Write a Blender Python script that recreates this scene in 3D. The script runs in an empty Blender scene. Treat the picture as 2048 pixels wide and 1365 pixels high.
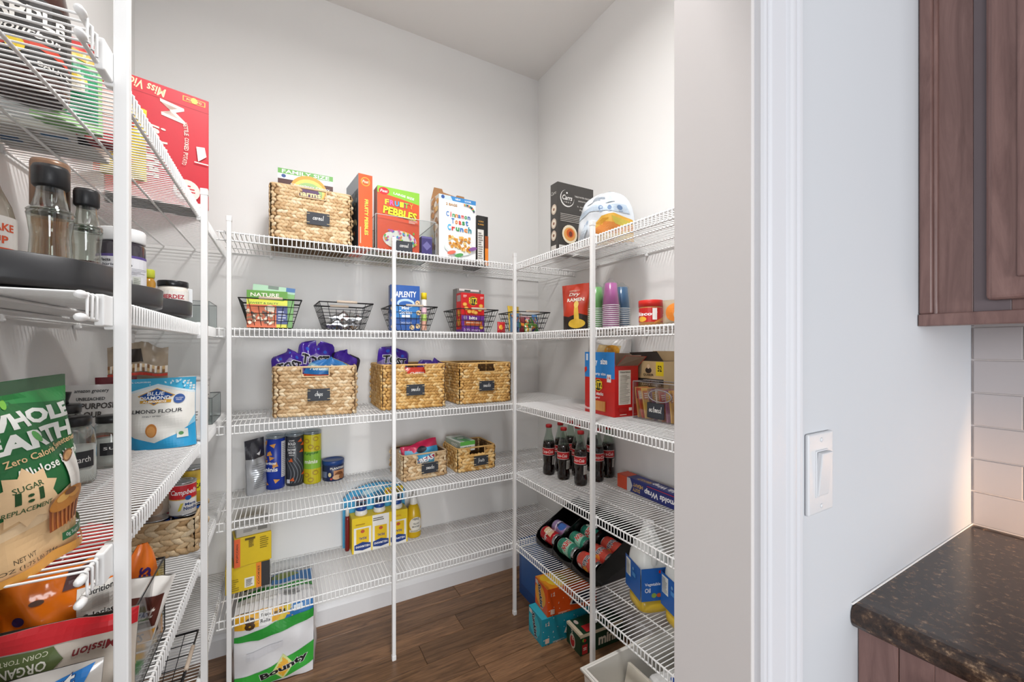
import bpy, bmesh, math, random
from math import sin, cos, pi, radians as R
from mathutils import Vector, Matrix
random.seed(7)
S = bpy.context.scene
COL = S.collection
# ------------------------------------------------------------------ camera
cam = bpy.data.cameras.new('camera'); co = bpy.data.objects.new('camera', cam); COL.objects.link(co)
co.location = (0, 0, 1.33); co.rotation_euler = (pi/2, 0, -0.5117)
cam.sensor_width = 36; cam.lens = 815.8/2048*36; cam.shift_y = 11.66/2048; cam.clip_start = 0.01
S.camera = co
# ------------------------------------------------------------------ light
W_ = bpy.data.worlds.new('world'); S.world = W_; W_.use_nodes = True
bg = W_.node_tree.nodes['Background']; bg.inputs[0].default_value = (0.93, 0.96, 1.0, 1); bg.inputs[1].default_value = 0.16
def area(name, loc, target, sx, sy, power, col, shape='RECTANGLE'):
    l = bpy.data.lights.new(name, 'AREA'); l.shape = shape; l.size = sx; l.size_y = sy; l.energy = power; l.color = col
    o = bpy.data.objects.new(name, l); COL.objects.link(o); o.location = loc
    o.rotation_euler = (Vector(target)-Vector(loc)).to_track_quat('-Z', 'Y').to_euler(); return o
area('kitchen_window_light', (-0.3, -5.5, 1.35), (0.15, 0.4, 1.1), 4.2, 2.2, 215, (0.95, 0.975, 1.0))
area('kitchen_side_fill_light', (-4.5, -2.2, 1.6), (0.9, 0.1, 1.35), 2.0, 1.6, 75, (0.97, 0.98, 1.0))  # added fill from the left to brighten cabinet face and jamb; no known window
area('pantry_ceiling_light', (0.32, 0.74, 2.93), (0.32, 0.74, 0), 0.26, 0.26, 16.5, (1.0, 0.98, 0.96), 'DISK').data.spread = math.radians(168)
area('counter_lamp_light', (1.24, -0.26, 0.99), (1.41, -0.04, 0.95), 0.06, 0.06, 0.9, (1.0, 0.58, 0.28), 'DISK').data.spread = math.radians(75)
vs = S.view_settings; vs.view_transform = 'Standard'; vs.look = 'None'; vs.gamma = 1; vs.use_curve_mapping = False; vs.exposure = 0.6
# ------------------------------------------------------------------ helpers
H1, H2, H3, H4, H5 = 1.7462, 1.4002, 1.0503, 0.7054, 0.3569
XL, XR, YB, YF, YJ, HC = -0.514, 1.396, 2.152, 0.306, 0.423, 3.0
XS, XP, YP = -0.214, 1.007, 1.768      # left shelf front, right shelf front, back shelf front
def lin(h):
    h = h.lstrip('#'); h = ''.join(c*2 for c in h) if len(h) == 3 else h; o = []
    for i in (0, 2, 4):
        c = int(h[i:i+2], 16)/255; o.append(c/12.92 if c <= .04045 else ((c+.055)/1.055)**2.4)
    return (*o, 1)
MC = {}
def C(hx, r=.45, m=0, v=.05, sc=40, spec=.5, bump=0, coat=0):
    k = (hx, r, m, v, sc, spec, bump, coat)
    if k in MC: return MC[k]
    mt = bpy.data.materials.new('mat_'+hx.lstrip('#')); mt.use_nodes = True; nt = mt.node_tree; b = nt.nodes['Principled BSDF']
    b.inputs['Roughness'].default_value = r; b.inputs['Metallic'].default_value = m; b.inputs['Specular IOR Level'].default_value = spec
    b.inputs['Coat Weight'].default_value = coat
    tc = nt.nodes.new('ShaderNodeTexCoord'); n = nt.nodes.new('ShaderNodeTexNoise'); n.inputs['Scale'].default_value = sc
    nt.links.new(tc.outputs['Object'], n.inputs['Vector'])
    rm = nt.nodes.new('ShaderNodeMapRange'); rm.inputs['To Min'].default_value = 1-v; rm.inputs['To Max'].default_value = 1+v
    nt.links.new(n.outputs['Fac'], rm.inputs['Value'])
    mx = nt.nodes.new('ShaderNodeMix'); mx.data_type = 'RGBA'; mx.blend_type = 'MULTIPLY'; mx.inputs['Factor'].default_value = 1
    mx.inputs['A'].default_value = lin(hx); nt.links.new(rm.outputs['Result'], mx.inputs['B'])
    nt.links.new(mx.outputs['Result'], b.inputs['Base Color'])
    if bump:
        bp = nt.nodes.new('ShaderNodeBump'); bp.inputs['Strength'].default_value = bump; bp.inputs['Distance'].default_value = .002
        nt.links.new(n.outputs['Fac'], bp.inputs['Height']); nt.links.new(bp.outputs['Normal'], b.inputs['Normal'])
    MC[k] = mt; return mt
def clear(tint='#f2f6f5', refl=.10, rough=.05):
    """thin clear plastic or glass: tinted see-through with a glossy coat"""
    k = ('clear', tint, refl, rough)
    if k in MC: return MC[k]
    mt = bpy.data.materials.new('clear_'+tint.lstrip('#')); mt.use_nodes = True; nt = mt.node_tree; nt.nodes.clear()
    o = nt.nodes.new('ShaderNodeOutputMaterial'); t = nt.nodes.new('ShaderNodeBsdfTransparent'); g = nt.nodes.new('ShaderNodeBsdfGlossy')
    t.inputs[0].default_value = lin(tint); g.inputs['Roughness'].default_value = rough
    lw = nt.nodes.new('ShaderNodeLayerWeight'); lw.inputs['Blend'].default_value = .35
    mr = nt.nodes.new('ShaderNodeMapRange'); mr.inputs['To Min'].default_value = refl*.6; mr.inputs['To Max'].default_value = min(1, refl*5)
    nt.links.new(lw.outputs['Facing'], mr.inputs['Value'])
    m = nt.nodes.new('ShaderNodeMixShader'); nt.links.new(mr.outputs['Result'], m.inputs[0]); nt.links.new(t.outputs[0], m.inputs[1]); nt.links.new(g.outputs[0], m.inputs[2])
    nt.links.new(m.outputs[0], o.inputs[0]); MC[k] = mt; return mt
def island(cols, r=.6, fib=0):
    """straw: colour differs from strand to strand, with fine fibre streaks"""
    k = ('isl', tuple(cols), r)
    if k in MC: return MC[k]
    mt = bpy.data.materials.new('straw'); mt.use_nodes = True; nt = mt.node_tree; b = nt.nodes['Principled BSDF']; b.inputs['Roughness'].default_value = r
    g = nt.nodes.new('ShaderNodeNewGeometry'); cr = nt.nodes.new('ShaderNodeValToRGB')
    while len(cr.color_ramp.elements) < len(cols): cr.color_ramp.elements.new(.5)
    for i, c in enumerate(cols): cr.color_ramp.elements[i].position = i/(len(cols)-1); cr.color_ramp.elements[i].color = lin(c)
    nt.links.new(g.outputs['Random Per Island'], cr.inputs[0])
    tc = nt.nodes.new('ShaderNodeTexCoord'); n = nt.nodes.new('ShaderNodeTexNoise'); n.inputs['Scale'].default_value = 260; n.inputs['Detail'].default_value = 1
    nt.links.new(tc.outputs['Object'], n.inputs['Vector'])
    rm = nt.nodes.new('ShaderNodeMapRange'); rm.inputs['To Min'].default_value = .72; rm.inputs['To Max'].default_value = 1.2; nt.links.new(n.outputs['Fac'], rm.inputs['Value'])
    mx = nt.nodes.new('ShaderNodeMix'); mx.data_type = 'RGBA'; mx.blend_type = 'MULTIPLY'; mx.inputs['Factor'].default_value = 1
    nt.links.new(cr.outputs[0], mx.inputs['A']); nt.links.new(rm.outputs['Result'], mx.inputs['B']); nt.links.new(mx.outputs['Result'], b.inputs['Base Color'])
    MC[k] = mt; return mt
def wood(c1, c2, scale=(1.2, 14, 14), rnd=.35, r=.38, axis_rand=True):
    k = ('wood', c1, c2, scale)
    if k in MC: return MC[k]
    mt = bpy.data.materials.new('wood_grain'); mt.use_nodes = True; nt = mt.node_tree; b = nt.nodes['Principled BSDF']; b.inputs['Roughness'].default_value = r
    tc = nt.nodes.new('ShaderNodeTexCoord'); oi = nt.nodes.new('ShaderNodeObjectInfo'); mp = nt.nodes.new('ShaderNodeMapping'); mp.inputs['Scale'].default_value = scale
    ad = nt.nodes.new('ShaderNodeVectorMath'); ad.operation = 'ADD'; ml = nt.nodes.new('ShaderNodeVectorMath'); ml.operation = 'SCALE'; ml.inputs['Scale'].default_value = 1
    cx = nt.nodes.new('ShaderNodeCombineXYZ'); sc = nt.nodes.new('ShaderNodeMath'); sc.operation = 'MULTIPLY'; sc.inputs[1].default_value = 37
    nt.links.new(oi.outputs['Random'], sc.inputs[0]); nt.links.new(sc.outputs[0], cx.inputs[0]); nt.links.new(sc.outputs[0], cx.inputs[1])
    nt.links.new(tc.outputs['Object'], ad.inputs[0]); nt.links.new(cx.outputs[0], ad.inputs[1]); nt.links.new(ad.outputs[0], mp.inputs['Vector'])
    n = nt.nodes.new('ShaderNodeTexNoise'); n.inputs['Scale'].default_value = 3.5; n.inputs['Detail'].default_value = 8; n.inputs['Roughness'].default_value = .65; n.inputs['Distortion'].default_value = 1.6
    nt.links.new(mp.outputs[0], n.inputs['Vector'])
    cr = nt.nodes.new('ShaderNodeValToRGB'); cr.color_ramp.elements[0].position = .32; cr.color_ramp.elements[0].color = lin(c1); cr.color_ramp.elements[1].position = .68; cr.color_ramp.elements[1].color = lin(c2)
    nt.links.new(n.outputs['Fac'], cr.inputs[0])
    rm = nt.nodes.new('ShaderNodeMapRange'); rm.inputs['To Min'].default_value = 1-rnd; rm.inputs['To Max'].default_value = 1+rnd; nt.links.new(oi.outputs['Random'], rm.inputs['Value'])
    mx = nt.nodes.new('ShaderNodeMix'); mx.data_type = 'RGBA'; mx.blend_type = 'MULTIPLY'; mx.inputs['Factor'].default_value = 1
    nt.links.new(cr.outputs[0], mx.inputs['A']); nt.links.new(rm.outputs['Result'], mx.inputs['B']); nt.links.new(mx.outputs['Result'], b.inputs['Base Color'])
    bp = nt.nodes.new('ShaderNodeBump'); bp.inputs['Strength'].default_value = .15; bp.inputs['Distance'].default_value = .001
    nt.links.new(n.outputs['Fac'], bp.inputs['Height']); nt.links.new(bp.outputs['Normal'], b.inputs['Normal'])
    MC[k] = mt; return mt
class MB:
    """collects polygons with materials; build() links ONE mesh object"""
    def __init__(s): s.v = []; s.f = []; s.m = []; s.sm = []; s.mats = []
    def mi(s, mat):
        if mat not in s.mats: s.mats.append(mat)
        return s.mats.index(mat)
    def add(s, vs, fs, mat, smooth=False, T=None):
        b = len(s.v); i = s.mi(mat)
        s.v += [tuple(T @ Vector(p)) for p in vs] if T else [tuple(p) for p in vs]
        for f in fs: s.f.append([b+a for a in f]); s.m.append(i); s.sm.append(smooth)
        return s
    def box(s, x0, y0, z0, x1, y1, z1, mat, T=None):
        v = [(x0,y0,z0),(x1,y0,z0),(x1,y1,z0),(x0,y1,z0),(x0,y0,z1),(x1,y0,z1),(x1,y1,z1),(x0,y1,z1)]
        return s.add(v, [(0,3,2,1),(4,5,6,7),(0,1,5,4),(1,2,6,5),(2,3,7,6),(3,0,4,7)], mat, False, T)
    def rbox(s, x0, y0, z0, x1, y1, z1, mat, bev=.002, seg=2, facemats=None, T=None):
        bm = bmesh.new(); bmesh.ops.create_cube(bm, size=1)
        for p in bm.verts: p.co = Vector((x0+(p.co.x+.5)*(x1-x0), y0+(p.co.y+.5)*(y1-y0), z0+(p.co.z+.5)*(z1-z0)))
        bmesh.ops.bevel(bm, geom=list(bm.edges), offset=bev, segments=seg, affect='EDGES', profile=.5)
        bm.verts.index_update(); vs = [tuple(p.co) for p in bm.verts]
        for f in bm.faces:
            n = f.normal; mt = mat
            if facemats:
                a = max(range(3), key=lambda i: abs(n[i])); key = ('lr', 'fb', 'dt')[a][0 if n[a] < 0 else 1]
                mt = facemats.get(key, mat)
            s._face(vs, [p.index for p in f.verts], mt, T)
        bm.free(); return s
    def _face(s, vs, idx, mat, T):
        b = len(s.v); i = s.mi(mat)
        s.v += [tuple(T @ Vector(vs[k])) if T else vs[k] for k in idx]
        s.f.append(list(range(b, b+len(idx)))); s.m.append(i); s.sm.append(False)
    def tube(s, pts, r, mat, n=6, closed=False, cap=True, T=None):
        pts = [Vector(p) for p in pts]; N = len(pts); vs = []; fs = []; up = None
        for i, p in enumerate(pts):
            a = pts[(i-1) % N] if (closed or i > 0) else p; b = pts[(i+1) % N] if (closed or i < N-1) else p
            t = (b-a).normalized()
            if up is None: up = Vector((0, 0, 1)) if abs(t.z) < .9 else Vector((1, 0, 0))
            x = t.cross(up).normalized(); y = x.cross(t).normalized(); up = y
            rr = r[i] if isinstance(r, (list, tuple)) else r
            k = 1
            if 0 < i < N-1 or closed:
                d = (p-a).normalized().dot((b-p).normalized()); k = 1/max(.5, math.sqrt(max(.01, (1+d)/2)))
            for j in range(n):
                q = 2*pi*j/n; vs.append(p+(x*cos(q)+y*sin(q))*rr*(k if N > 2 and i else 1))
        m = N if closed else N-1
        for i in range(m):
            for j in range(n):
                a = i*n+j; b = i*n+(j+1) % n; c = ((i+1) % N)*n+(j+1) % n; d = ((i+1) % N)*n+j; fs.append((a, b, c, d))
        s.add(vs, fs, mat, True, T)
        if cap and not closed:
            s.add(vs[:n], [tuple(range(n-1, -1, -1))], mat, False, T); s.add(vs[-n:], [tuple(range(n))], mat, False, T)
        return s
    def lathe(s, prof, mat, n=28, T=None, smooth=True, sq=0):
        """prof: (r, z) from bottom up; sq>0 squares the section"""
        vs = []; fs = []
        for r, z in prof:
            for j in range(n):
                q = 2*pi*j/n; k = 1
                if sq: k = 1/((abs(cos(q))**sq+abs(sin(q))**sq)**(1/sq))
                vs.append((r*k*cos(q), r*k*sin(q), z))
        for i in range(len(prof)-1):
            for j in range(n): fs.append((i*n+j, i*n+(j+1) % n, (i+1)*n+(j+1) % n, (i+1)*n+j))
        if prof[0][0] > 1e-6: fs.append(tuple(range(n-1, -1, -1)))
        if prof[-1][0] > 1e-6: fs.append(tuple((len(prof)-1)*n+j for j in range(n)))
        return s.add(vs, fs, mat, smooth, T)
    def prism(s, poly, y0, y1, mat, T=None):
        """poly in x,z extruded along y"""
        n = len(poly); vs = [(x, y0, z) for x, z in poly]+[(x, y1, z) for x, z in poly]
        return s.add(vs, [tuple(range(n)), tuple(range(2*n-1, n-1, -1))]+[(i, n+i, n+(i+1) % n, (i+1) % n) for i in range(n)], mat, False, T)
    def grid(s, fn, nu, nv, mat, closed_u=False, T=None, smooth=True, flip=False):
        vs = [fn(i/nu, j/nv) for j in range(nv+1) for i in range(nu+1)]; w = nu+1; fs = []
        for j in range(nv):
            for i in range(nu):
                q = (j*w+i, j*w+i+1, (j+1)*w+i+1, (j+1)*w+i); fs.append(q[::-1] if flip else q)
        return s.add(vs, fs, mat, smooth, T)
    def build(s, name, parent=None, loc=None, rot=None):
        me = bpy.data.meshes.new(name); me.from_pydata(s.v, [], s.f)
        for m in s.mats: me.materials.append(m)
        me.polygons.foreach_set('material_index', s.m); me.polygons.foreach_set('use_smooth', s.sm); me.update()
        o = bpy.data.objects.new(name, me); COL.objects.link(o)
        if parent: o.parent = parent
        if loc: o.location = loc
        if rot: o.rotation_euler = rot
        return o
def tag(o, label, cat, group=None):
    o['label'] = label; o['category'] = cat
    if group: o['group'] = group
    return o
def thing(name, label, cat, loc=(0, 0, 0), rz=0, group=None, rx=0, ry=0):
    o = bpy.data.objects.new(name, None); COL.objects.link(o); o.empty_display_size = .02
    M = Matrix.Rotation(R(rz), 3, 'Z') @ Matrix.Rotation(R(rx), 3, 'X') @ Matrix.Rotation(R(ry), 3, 'Y')
    o.location = loc; o.rotation_euler = M.to_euler(); return tag(o, label, cat, group)
def struct(o): o['kind'] = 'structure'; return o
# ---- flat print: lettering and shapes laid on a face or wrapped round a body
TC = {}
def textmesh(s, b, sh):
    k = (s, round(b, 4), sh)
    if k in TC: return TC[k]
    cu = bpy.data.curves.new('t', 'FONT'); cu.body = s; cu.size = 1; cu.offset = b; cu.shear = sh; cu.resolution_u = 2; cu.fill_mode = 'FRONT'
    o = bpy.data.objects.new('t', cu); COL.objects.link(o); dg = bpy.context.evaluated_depsgraph_get(); dg.update()
    e = o.evaluated_get(dg); me = e.to_mesh(); vs = [(p.co.x, p.co.y) for p in me.vertices]; fs = [tuple(f.vertices) for f in me.polygons]
    e.to_mesh_clear(); bpy.data.objects.remove(o); bpy.data.curves.remove(cu)
    TC[k] = (vs, fs); return TC[k]
HAND = {'a': [[(.6,.7),(.35,1),(.05,.6),(.15,.08),(.4,.1),(.6,.7),(.62,1),(.6,.2),(.75,.05)]], 'c': [[(.55,.85),(.35,1),(.05,.55),(.2,.05),(.55,.2)]],
 'e': [[(.08,.5),(.5,.62),(.45,.95),(.2,.95),(.05,.45),(.25,.02),(.6,.2)]], 'r': [[(.1,1),(.12,0)],[(.12,.6),(.3,.95),(.5,.9)]], 'l': [[(.1,2),(.1,.2),(.3,.02)]],
 'h': [[(.1,2.1),(.1,0)],[(.1,.6),(.35,1),(.5,.8),(.5,0)]], 'i': [[(.1,1),(.1,.15),(.25,0)],[(.12,1.4),(.14,1.5)]], 'p': [[(.1,1),(.1,-1)],[(.1,.8),(.35,1),(.55,.6),(.4,.1),(.12,.1)]],
 's': [[(.5,.85),(.25,1),(.1,.75),(.45,.35),(.3,.02),(.02,.1)]], 'n': [[(.1,1),(.1,0)],[(.1,.65),(.35,1),(.5,.75),(.52,0)]], 'k': [[(.1,2),(.1,0)],[(.5,.95),(.12,.45),(.55,0)]],
 'f': [[(.5,1.9),(.25,2),(.2,1.4),(.15,-.8)],[(0,.95),(.45,1)]], 'u': [[(.1,1),(.1,.2),(.3,0),(.5,.3)],[(.5,1),(.52,.15),(.65,0)]], 't': [[(.2,1.8),(.2,.15),(.4,0)],[(0,1.15),(.45,1.2)]],
 'o': [[(.3,1),(.05,.5),(.25,0),(.5,.4),(.35,.95),(.55,.9)]], 'm': [[(.08,1),(.08,0)],[(.08,.7),(.28,1),(.36,.7),(.36,0)],[(.36,.7),(.55,1),(.66,.7),(.68,0)]]}
class Print:
    def __init__(s, W, H, fn, cell=0, lift=.0003):
        s.W, s.H, s.fn, s.cell, s.lift = W, H, fn, cell, lift; s.sh = []
    def _a(s, vs, fs, col): s.sh.append((vs, fs, col if not isinstance(col, str) else C(col, .42))); return s
    def poly(s, pts, col): return s._a([(x*s.W, y*s.H) for x, y in pts], [tuple(range(len(pts)))], col)
    def rect(s, x0, y0, x1, y1, col): return s.poly([(x0,y0),(x1,y0),(x1,y1),(x0,y1)], col)
    def ell(s, x, y, rx, ry, col, n=20, rot=0):
        p = []
        for i in range(n):
            a = 2*pi*i/n; ex, ey = rx*s.W*cos(a), ry*s.W*sin(a); p.append((x*s.W+ex*cos(rot)-ey*sin(rot), y*s.H+ex*sin(rot)+ey*cos(rot)))
        return s._a(p, [tuple(range(n))], col)
    def star(s, x, y, r1, r2, col, n=10):
        p = [(x*s.W+(r1 if i % 2 else r2)*s.W*cos(pi*i/n), y*s.H+(r1 if i % 2 else r2)*s.W*sin(pi*i/n)) for i in range(2*n)]
        vs = p+[(x*s.W, y*s.H)]; return s._a(vs, [(i, (i+1) % (2*n), 2*n) for i in range(2*n)], col)
    def t(s, txt, x, y, h, col, w=None, sh=0, b=.0, o=None, ow=.03, rot=0):
        vs, fs = textmesh(txt, b, sh)
        if not vs: return s
        x0 = min(p[0] for p in vs); x1 = max(p[0] for p in vs); y0 = min(p[1] for p in vs); y1 = max(p[1] for p in vs)
        ky = h*s.H/max(1e-6, y1-y0); kx = ky if w is None else w*s.W/max(1e-6, x1-x0); cr, sr = cos(R(rot)), sin(R(rot))
        def tr(vv):
            out = []
            for p in vv:
                a = (p[0]-(x0+x1)/2)*kx; c = (p[1]-(y0+y1)/2)*ky; out.append((x*s.W+a*cr-c*sr, y*s.H+a*sr+c*cr))
            return out
        if o:
            v2, f2 = textmesh(txt, b+ow, sh); s._a(tr(v2), f2, o)
        return s._a(tr(vs), fs, col)
    def lines(s, x0, y0, x1, y1, n, col, fill=.45, seed=1):
        rr = random.Random(seed); dy = (y1-y0)/n
        for i in range(n):
            y = y0+dy*i; s.rect(x0, y, x0+(x1-x0)*rr.uniform(.6, 1), y+dy*fill, col)
        return s
    def hand(s, txt, x, y, h, col, w=.008):
        """brush lettering, x height h"""
        pen = 0; st = []
        for ch in txt:
            g = HAND[ch]; wd = max(p[0] for q in g for p in q)+.16
            for q in g: st.append([(pen+p[0]+.12*p[1], p[1]) for p in q])
            pen += wd
        k = h*s.H
        for q in st:
            # smooth the stroke (Catmull-Rom)
            pp = []
            for i in range(len(q)-1):
                p0, p1, p2, p3 = q[max(0, i-1)], q[i], q[i+1], q[min(len(q)-1, i+2)]
                for a in range(4):
                    u = a/4; pp.append(tuple(.5*((2*p1[c])+(-p0[c]+p2[c])*u+(2*p0[c]-5*p1[c]+4*p2[c]-p3[c])*u*u+(-p0[c]+3*p1[c]-3*p2[c]+p3[c])*u**3) for c in (0, 1)))
            pp.append(q[-1]); P = [Vector((x*s.W+(a-pen/2)*k, y*s.H+(c-.5)*k)) for a, c in pp]; vs = []; hw = w*s.W/2
            for i, p in enumerate(P):
                d = (P[min(i+1, len(P)-1)]-P[max(0, i-1)]); d = d.normalized() if d.length > 0 else Vector((1, 0)); nn = Vector((-d.y, d.x))*hw
                vs += [tuple(p+nn), tuple(p-nn)]
            s._a(vs, [(2*i, 2*i+1, 2*i+3, 2*i+2) for i in range(len(P)-1)], col)
        return s
    def build(s, name, parent):
        if not s.sh: return None
        mats = []; me = bpy.data.meshes.new(name); bm = bmesh.new()
        for li, (vs, fs, col) in enumerate(s.sh):
            if col not in mats: mats.append(col)
            bv = [bm.verts.new((p[0], p[1], li)) for p in vs]
            for f in fs:
                if len(set(f)) < 3: continue
                try: nf = bm.faces.new([bv[i] for i in f]); nf.material_index = mats.index(col)
                except ValueError: pass
        if s.cell:
            cx, cy = s.cell
            if cx:
                for i in range(1, cx):
                    bmesh.ops.bisect_plane(bm, geom=list(bm.verts)+list(bm.edges)+list(bm.faces), plane_co=(s.W*i/cx, 0, 0), plane_no=(1, 0, 0))
            if cy:
                for i in range(1, cy):
                    bmesh.ops.bisect_plane(bm, geom=list(bm.verts)+list(bm.edges)+list(bm.faces), plane_co=(0, s.H*i/cy, 0), plane_no=(0, 1, 0))
        bmesh.ops.triangulate(bm, faces=[f for f in bm.faces if len(f.verts) > 4])
        for v in bm.verts: v.co = Vector(s.fn(v.co.x/s.W, v.co.y/s.H, s.lift+.00016*v.co.z))
        bm.to_mesh(me); bm.free()
        for m in mats: me.materials.append(m)
        o = bpy.data.objects.new(name, me); COL.objects.link(o)
        if parent: o.parent = parent
        return o
def face_fn(side, W, D, H):
    if side == 'f': return W, H, lambda x, y, h: ((x-.5)*W, -D/2-h, y*H)
    if side == 'b': return W, H, lambda x, y, h: ((.5-x)*W, D/2+h, y*H)
    if side == 'r': return D, H, lambda x, y, h: (W/2+h, -D/2+x*D, y*H)
    if side == 'l': return D, H, lambda x, y, h: (-W/2-h, D/2-x*D, y*H)
    if side == 't': return W, D, lambda x, y, h: ((x-.5)*W, -D/2+y*D, H+h)
    if side == 'd': return W, D, lambda x, y, h: ((x-.5)*W, D/2-y*D, -h)
SIDE = dict(f='front_print', b='back_print', r='side_print', l='side_print', t='top_print', d='bottom_print')
def carton(name, label, cat, W, D, H, loc, rz, col, group=None, rx=0, ry=0, cols=None, bev=.0015, rough=.4, parent=None, **pr):
    t = thing(name, label, cat, loc, rz, group, rx, ry)
    fm = {k: C(v, rough) for k, v in (cols or {}).items()}
    MB().rbox(-W/2, -D/2, 0, W/2, D/2, H, C(col, rough), bev, 2, fm).build('body', t)
    for k, fn in pr.items():
        w, h, f = face_fn(k, W, D, H); p = Print(w, h, f); fn(p); p.build(SIDE[k], t)
    return t
def wrap(r, z0, z1, span, a0=0, cell=12):
    """print area round a cylinder: span degrees about direction a0 (0 = front, -Y)"""
    sp = R(span); Hh = z1-z0
    def fn(x, y, h):
        a = R(a0)+(x-.5)*sp; rr = (r(y) if callable(r) else r)+h; return (rr*sin(a), -rr*cos(a), z0+y*Hh)
    rr0 = r(.5) if callable(r) else r
    return Print(rr0*sp, Hh, fn, (cell, 8 if callable(r) else 0), .0004)
# ------------------------------------------------------------------ room shell
WALL = C('#efeeec', .85, v=.012, sc=3, spec=.25)
KWALL = C('#c3c5c9', .8, v=.012, sc=3, spec=.25)
TRIM = C('#cdcdd1', .4, v=.01, sc=4)
BASE = C('#efeff0', .4, v=.01, sc=4)
CEIL = C('#f2efec', .9, v=.01, sc=3, spec=.2)
def slab(name, x0, y0, z0, x1, y1, z1, mat): return struct(MB().box(x0, y0, z0, x1, y1, z1, mat).build(name))
slab('wall_back', XL-.1, YB, 0, XR+.1, YB+.1, HC, WALL)
slab('wall_left', XL-.1, YF, 0, XL, YB, HC, WALL)
slab('wall_right', XR, YJ, 0, XR+.1, YB, HC, WALL)
slab('ceiling', XL-.1, YF, HC, XR+.1, YB+.1, HC+.1, CEIL)
JX0, JX1, DH = -0.239, 0.523, 2.04
wf = MB(); wf.box(XL-2.2, YF, 0, JX0-.02, YJ, HC, KWALL); wf.box(JX1+.02, YF, 0, XR+.6, YJ, HC, KWALL); wf.box(JX0-.02, YF, DH+.02, JX1+.02, YJ, HC, KWALL)
struct(wf.build('wall_front'))
slab('wall_kitchen', 1.41, -2.5, 0, 1.51, YF, HC, KWALL)
# floor of planks laid along the back wall
fl = slab('floor', XL-2.2, -2.5, -.04, 2.0, YB, -.012, C('#2b1d14', .8))
PLK = wood('#5a3f2b', '#9a7352', (1.1, 13, 13), .30, .33)
PW = .122; plank = {}
yy = YB; ri = 0
rng = random.Random(3)
while yy > -.6:
    y1 = yy; y0 = yy-PW; x = XL-rng.uniform(.2, 1.0)
    while x < 1.6:
        L = rng.choice((.62, .78, .95, 1.12)); a, b = x, x+L; x += L
        if b < XL-.2 or (y0 < .3 and (b < -.3)): continue
        if L not in plank:
            m = MB(); m.rbox(-L/2+.0008, -PW/2+.0008, -.012, L/2-.0008, PW/2-.0008, 0, PLK, .0016, 1); o = m.build('plank', fl); plank[L] = o
        else:
            o = plank[L].copy(); COL.objects.link(o); o.parent = fl
        o.location = ((a+b)/2, (y0+y1)/2, 0)
    yy -= PW
bb = MB()
bb.prism([(0,0),(.014,0),(.014,.072),(.010,.082),(.006,.09),(0,.094)], 0, XR-XL, BASE, Matrix(((0,1,0,XL),(-1,0,0,YB),(0,0,1,0),(0,0,0,1)))); struct(bb.build('baseboard_back'))
bb = MB(); bb.prism([(0,0),(-.014,0),(-.014,.072),(-.010,.082),(-.006,.09),(0,.094)], YJ, YB-.015, BASE, Matrix.Translation((XR,0,0))); struct(bb.build('baseboard_right'))
bb = MB(); bb.prism([(0,0),(.014,0),(.014,.072),(.010,.082),(.006,.09),(0,.094)], YJ, YB-.015, BASE, Matrix.Translation((XL,0,0))); struct(bb.build('baseboard_left'))
# door jambs, header and casing
JAMB = C('#cfcac8', .45, v=.012, sc=5)
jb = MB(); jb.rbox(JX1, YF-.001, 0, JX1+.02, YJ+.001, DH+.02, JAMB, .0012); jb.rbox(JX0-.02, YF-.001, 0, JX0, YJ+.001, DH+.02, JAMB, .0012); jb.rbox(JX0, YF-.001, DH, JX1, YJ+.001, DH+.02, JAMB, .0012)
struct(jb.build('trim_1'))
# casing profile: distance from the opening, projection from the wall
CP = [(0,0),(0,.009),(.002,.012),(.006,.013),(.010,.0125),(.016,.009),(.019,.0075),(.021,.0092),(.024,.0103),(.052,.0125),(.0545,.0105),(.057,.0105),(.0595,.0145),(.064,.016),(.068,.0165),(.072,.0162),(.0735,.0145),(.0755,.0145),(.078,.0175),(.083,.018),(.0865,.016),(.087,0)]
def casing(x, sgn):
    m = MB(); n = len(CP); vs = []
    for z in (0, DH+.04): vs += [(x+sgn*a, YF-b, z) for a, b in CP]
    m.add(vs, [(i, (i+1) % n, n+(i+1) % n, n+i) if sgn > 0 else (i, n+i, n+(i+1) % n, (i+1) % n) for i in range(n)]+[tuple(range(n)), tuple(range(2*n-1, n-1, -1))], TRIM)
    return m
struct(casing(JX1+.006, 1).build('trim_2')); struct(casing(JX0-.006, -1).build('trim_3'))
# ------------------------------------------------------------------ kitchen corner
t = thing('light_switch', 'white rocker light switch plate on the wall beside the door casing', 'light switch', (.690, YF, 1.145))
SWM = C('#cfd0d3', .3, v=.01)
MB().rbox(-.036, -.006, -.059, .036, 0, .059, SWM, .003, 3).build('plate', t)
MB().rbox(-.0175, -.0075, -.034, .0175, -.005, .034, SWM, .0008).build('rocker_frame', t)
T_ = Matrix.Translation((0, -.008, 0)) @ Matrix.Rotation(R(5), 4, 'X'); MB().rbox(-.0155, -.004, -.032, .0155, .003, .032, SWM, .0015, 2, None, T_).build('rocker', t)
for z in (-.0485, .0485):
    MB().lathe([(.0034, 0), (.0034, .0006), (.002, .0014), (0, .0016)], SWM, 12, Matrix.Translation((0, -.006, z)) @ Matrix.Rotation(pi/2, 4, 'X')).build('screw', t)
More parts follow.
